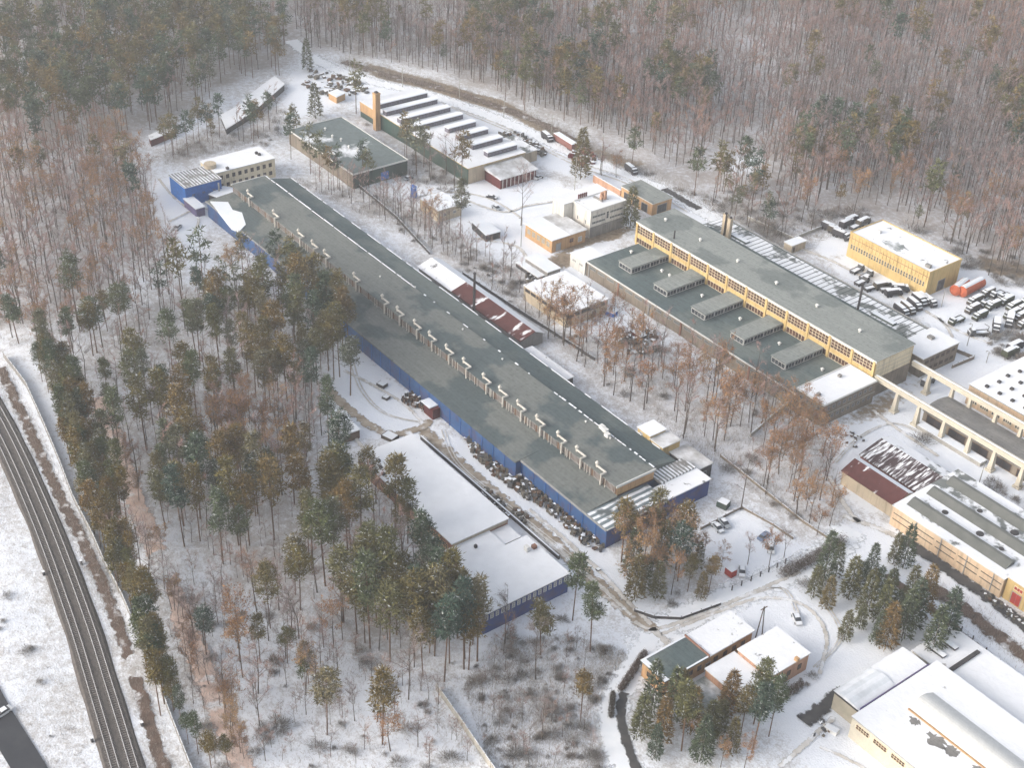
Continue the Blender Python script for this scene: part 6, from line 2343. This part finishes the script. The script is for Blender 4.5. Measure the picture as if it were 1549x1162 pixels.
scatter([(1470, 720), (1549, 740), (1570, 790), (1500, 760)], 3.6, {'shrub': 90}, 'between runway and striped hall', (.7, 1.2), False)
scatter([(1400, 880), (1549, 985), (1549, 1010), (1420, 905)], 4.0, {'shrub': 90}, 'on the verge of the wet lane', (.4, .7), False)
scatter([(1210, 880), (1290, 850), (1300, 880), (1230, 920)], 4.5, {'shrub': 90}, 'under the spruce clump', (.5, .9), False)
scatter([(985, 905), (1105, 880), (1100, 905), (1000, 930)], 3.6, {'shrub': 90}, 'at the foot of the corner clump', (.7, 1.0), False)
scatter([(1130, 1050), (1235, 1010), (1240, 1030), (1150, 1075)], 3.0, {'shrub': 90}, 'along the salmon wall', (.5, .8), False, .4)
FARW = [(440, -80), (1640, -80), (1640, 440), (1549, 418), (1450, 372), (1330, 320), (1290, 296), (1180, 318), (1130, 262), (1160, 240), (1090, 225), (1060, 268), (960, 225), (880, 185), (760, 138), (650, 108), (545, 84), (480, 76), (450, 60)]
scatter([(205, 850), (330, 895), (455, 930), (640, 1035), (745, 1165), (300, 1165), (290, 1040), (250, 950)], 4.4, {'bare_tree': 9}, 'among the saplings below the pine wood', (.22, .5), jitter=.9, thin=True)
scatter([(700, 1040), (745, 965), (860, 960), (960, 985), (905, 1075), (920, 1165), (745, 1165)], 4.2, {'bare_tree': 9}, 'among the saplings before the blue hall', (.18, .42), jitter=.9, thin=True)
scatter([(75, 560), (210, 465), (350, 415), (440, 455), (500, 540), (496, 650), (545, 730), (650, 850), (700, 985), (620, 1000), (450, 915), (280, 840), (150, 640)], 5.0, {'bare_tree': 9}, 'among the saplings under the pines', (.3, .6), jitter=.9, thin=True)
scatter([(150, 590), (185, 690), (222, 780), (270, 900), (325, 1030), (385, 1160), (350, 1160), (290, 1030), (245, 900), (190, 760)], 4.6, {'rust_tree': 5, 'bare_tree': 6}, 'along the pinkish strip', (.4, .7), jitter=.8)
scatter(FARW, 4.2, {'bare_tree': 90, 'rust_tree': 8, 'pine_tree': 3}, 'in the reddish leafless forest beyond the back road', (.6, 1.2), thin=True)
for pg, sp in (([(690, 110), (720, 20), (820, 30), (830, 130), (800, 175), (720, 125)], 9.5), ([(800, 130), (900, 110), (940, 200), (880, 205), (810, 170)], 8), ([(980, 130), (1070, 120), (1080, 190), (1000, 185)], 7), ([(1170, 240), (1250, 215), (1300, 250), (1270, 290), (1180, 280)], 8), ([(1290, 250), (1410, 220), (1420, 260), (1330, 290)], 10), ([(1490, 150), (1600, 120), (1600, 290), (1510, 260)], 7), ([(490, 40), (580, 20), (590, 90), (520, 80)], 9)):
    scatter(pg, sp, {'pine_tree': 70, 'rust_tree': 25}, 'among the leafless forest beyond the back road', (.85, 1.1))

# the nearest of each kind stand as trees of their own, the rest as one wood
byk = {}
for p in PLACED:
    byk.setdefault(p[0], []).append(p)
LIMIT = {'pine_tree': 290, 'spruce_tree': 290, 'bare_tree': 290, 'rust_tree': 200, 'shrub': 290}
rest = []
for k, L in byk.items():
    L.sort(key=lambda p: (p[6] is not None, depth(p[1], p[2])))
    for i, (kind, x, y, sc, rot, lab, grp, cat) in enumerate(L):
        if i >= LIMIT[k]:
            rest.append(L[i])
            continue
        ms = HIM[kind]
        a, c, h = ms[int(rng.integers(len(ms)))]
        t = thing(kind, lab, cat, (x, y, -.25), rot, grp)
        q_ = .25 if kind == 'shrub' else .08
        t.scale = (sc * rng.uniform(1 - q_, 1 + q_), sc * rng.uniform(1 - q_, 1 + q_), sc * rng.uniform(.9, 1.1))
        obj('trunk' if kind != 'shrub' else 'stem', a, t)
        o = obj('crown', c, t)
        if 'slab fence' in lab and kind == 'pine_tree':
            o.color = (1.0, .92, .66, 1)
        elif 'pine wood' in lab and kind == 'pine_tree' and rng.random() < .5:
            o.color = (1.05, 1.0, .85, 1)
print('TREES', {k: len(v) for k, v in byk.items()}, 'in wood', len(rest))
MI = {'needles': 0, 'needles_spruce': 1, 'twigs': 2, 'twigs_grey': 3, 'rust_leaves': 4, 'frost': 5, 'bark': 6, 'bark_pine': 7}
MN = list(MI)


def merge_wood(items, name, label):
    V, T, M, A, TI = [], [], [], [], []
    o = 0
    for kind, x, y, sc, rot, *_ in items:
        tv, h = LO[kind][int(rng.integers(len(LO[kind])))]
        tint = (.5 + .30 * math.sin(x * .017 + 1) * math.sin(y * .023) + rng.normal(0, .17)) % 1 if kind == 'bare_tree' else rng.uniform(0, 1)
        c, s = math.cos(rot) * sc, math.sin(rot) * sc
        for arr, lut in ((tv.trunk, [BARK[kind]]), (tv.crown, CROWN_MATS[kind])):
            v, t, mi, va = arr
            w = np.empty((len(v), 3), np.float32)
            w[:, 0] = v[:, 0] * c - v[:, 1] * s + x
            w[:, 1] = v[:, 0] * s + v[:, 1] * c + y
            w[:, 2] = v[:, 2] * sc - .25
            V.append(w)
            T.append((t + o).astype(np.int32))
            M.append(np.array([MI[q] for q in lut], np.int32)[mi.astype(int)])
            A.append(va.astype(np.float32))
            TI.append(np.full(len(v), tint, np.float32))
            o += len(v)
    me = npmesh(name, np.concatenate(V), np.concatenate(T), np.concatenate(M), MN, {'vary': np.concatenate(A), 'tint': np.concatenate(TI)})
    print(name, len(items), 'trees', o, 'verts')
    tag(obj(name, me), label, None, None, 'stuff')


merge_wood(rest, 'forest', 'leafless and pine forest closing the view behind the factory yards')


# hedge beside the road
def hedge(pts, w, h, label):
    r = np.random.default_rng(9)
    P = [at(*p) for p in pts]
    n = 9000
    s = r.uniform(0, len(P) - 1, n)
    i = np.minimum(s.astype(int), len(P) - 2)
    f = s - i
    P = np.array(P)
    c = P[i] + (P[i + 1] - P[i]) * f[:, None]
    c = np.column_stack([c + r.normal(0, w * .4, (n, 2)), r.uniform(-.2, h, n)])
    v, t = slivers(c, r.normal(0, .6, (n, 3)) + np.array([0, 0, .7]), r.uniform(.3, .7, n), r.uniform(.06, .14, n), r)
    sn = r.random(n) < .06
    me = npmesh('hedge', v, t, sn.astype(int), ['hedge_leaves', 'snow'], {'vary': np.repeat(r.uniform(.2, .8, n), 3)})
    tag(obj('hedge', me), label, 'hedge')


hedge([(1182, 872), (1230, 848), (1275, 820)], 2.2, 2.3, 'dark clipped hedge with a reddish end beside the gate road')
hedge([(927, 1052), (924, 1085)], .6, 1.2, 'short dark hedge beside the curving road')
hedge([(938, 1046), (958, 1016), (975, 990)], .9, 1.3, 'thin dark hedge on the outer edge of the curving road')
hedge([(1120, 1092 - 14), (1180, 1060), (1212, 1036)], 1.0, 1.0, 'frosted hedge below the salmon walled block')


# dry growth standing through the snow
def undergrowth():
    r = np.random.default_rng(21)
    C_, W_, H_ = [], [], []
    zones = [([(60, 556), (200, 470), (350, 415), (500, 540), (496, 650), (545, 730), (650, 850), (725, 985), (705, 1060), (742, 1170), (310, 1170), (200, 830)], 60000, .6),
             ([(700, 1040), (745, 965), (860, 960), (960, 985), (905, 1075), (920, 1170), (745, 1170)], 46000, .55),
             ([(425, 265), (600, 300), (720, 375), (800, 420), (850, 470), (830, 500), (690, 395), (560, 330)], 22000, .8),
             ([(815, 500), (985, 515), (1200, 610), (1260, 690), (1280, 800), (1180, 775), (1060, 690), (900, 570)], 30000, .75),
             ([(900, 262), (1060, 290), (1200, 315), (1330, 335), (1190, 380), (1050, 310)], 18000, .9),
             ([(240, 225), (440, 140), (435, 195), (350, 225), (250, 250)], 12000, .9),
             ([(-60, 480), (0, 215), (170, 218), (245, 380), (200, 470), (60, 550)], 22000, .8),
             ([(-60, 640), (0, 690), (140, 1170), (75, 1170), (0, 990)], 14000, .4),
             (FARW, 80000, 1.0)]
    for p, n, h in zones:
        P = poly_w(p)
        xs, ys = [q[0] for q in P], [q[1] for q in P]
        cl = r.uniform([min(xs), min(ys)], [max(xs), max(ys)], (n // 9, 2))
        c = np.repeat(cl, 9, 0) + r.normal(0, .9, (len(cl) * 9, 2))
        ok = in_poly(c[:, 0], c[:, 1], P)
        for q in CLEAN_W:
            ok &= ~in_poly(c[:, 0], c[:, 1], q)
        for f in FT:
            ok &= ~((c[:, 0] > f[0] - .5) & (c[:, 0] < f[1] + .5) & (c[:, 1] > f[2] - .5) & (c[:, 1] < f[3] + .5))
        for pl_, cc in LINES:
            ok &= seg_dist(c[:, 0], c[:, 1], pl_) > cc * .5 + .3
        c = c[ok]
        C_.append(c)
        H_.append(np.full(len(c), h))
    # reddish stalks of the strip beside the railway
    pk = np.array(PINKLINE)
    n = 6000
    k = r.integers(0, len(pk) - 1, n)
    c = pk[k] + (pk[k + 1] - pk[k]) * r.random(n)[:, None] + r.normal(0, 1.8, (n, 2))
    C_.append(c)
    H_.append(np.full(n, .6))
    for (ln, wd, nn, hh) in ((pl((0, 556), (40, 640), (85, 740), (130, 830), (180, 950), (250, 1170)), 1.6, 9000, .55), (pl((1395, 880), (1450, 915), (1500, 955), (1560, 1000)), 2.2, 3500, .5),
                             (pl((520, 92), (580, 112), (650, 128), (760, 163), (840, 196), (880, 222)), 4.0, 9000, 1.0), (pl((880, 222), (930, 240), (1000, 270), (1090, 318), (1180, 365)), 3.5, 6000, .9)):
        pk = np.array(ln)
        k = r.integers(0, len(pk) - 1, nn)
        C_.append(pk[k] + (pk[k + 1] - pk[k]) * r.random(nn)[:, None] + r.normal(0, wd, (nn, 2)))
        H_.append(np.full(nn, hh))
    c = np.concatenate(C_)
    H = np.concatenate(H_)
    n = len(c)
    d = r.normal(0, .5, (n, 3)) + np.array([0, 0, 1.1])
    v, t = slivers(np.column_stack([c, np.full(n, -.4)]), d, H * r.uniform(.8, 2.2, n) + .3, r.uniform(.03, .075, n) * (1 + .6 * H), r)
    tint = np.repeat((np.sin(c[:, 0] * .03) + np.sin(c[:, 1] * .041)) * .2 + .5 + r.normal(0, .1, n), 3)
    me = npmesh('undergrowth', v, t, np.zeros(len(t)), ['brush'], {'vary': np.repeat(r.uniform(.2, .9, n), 3), 'tint': tint})
    tag(obj('undergrowth', me), 'dry stalks and brush standing through the snow', None, None, 'stuff')


undergrowth()

# ---------------------------------------------------------------- winter haze
mt = bpy.data.materials.new('haze')
mt.use_nodes = True
n = mt.node_tree
n.nodes.clear()
pv = n.nodes.new('ShaderNodeVolumePrincipled')
pv.inputs['Color'].default_value = (.93, .96, 1, 1)
pv.inputs['Density'].default_value = .00028
pv.inputs['Anisotropy'].default_value = .2
ou = n.nodes.new('ShaderNodeOutputMaterial')
n.links.new(pv.outputs[0], ou.inputs['Volume'])
MATS['haze'] = mt
b = MB()
b.box(-16000, 16000, -16000, 16000, -2.5, HGT + 12)
tag(b.build('haze', 'haze'), 'thin winter haze over the whole site', None, None, 'stuff')
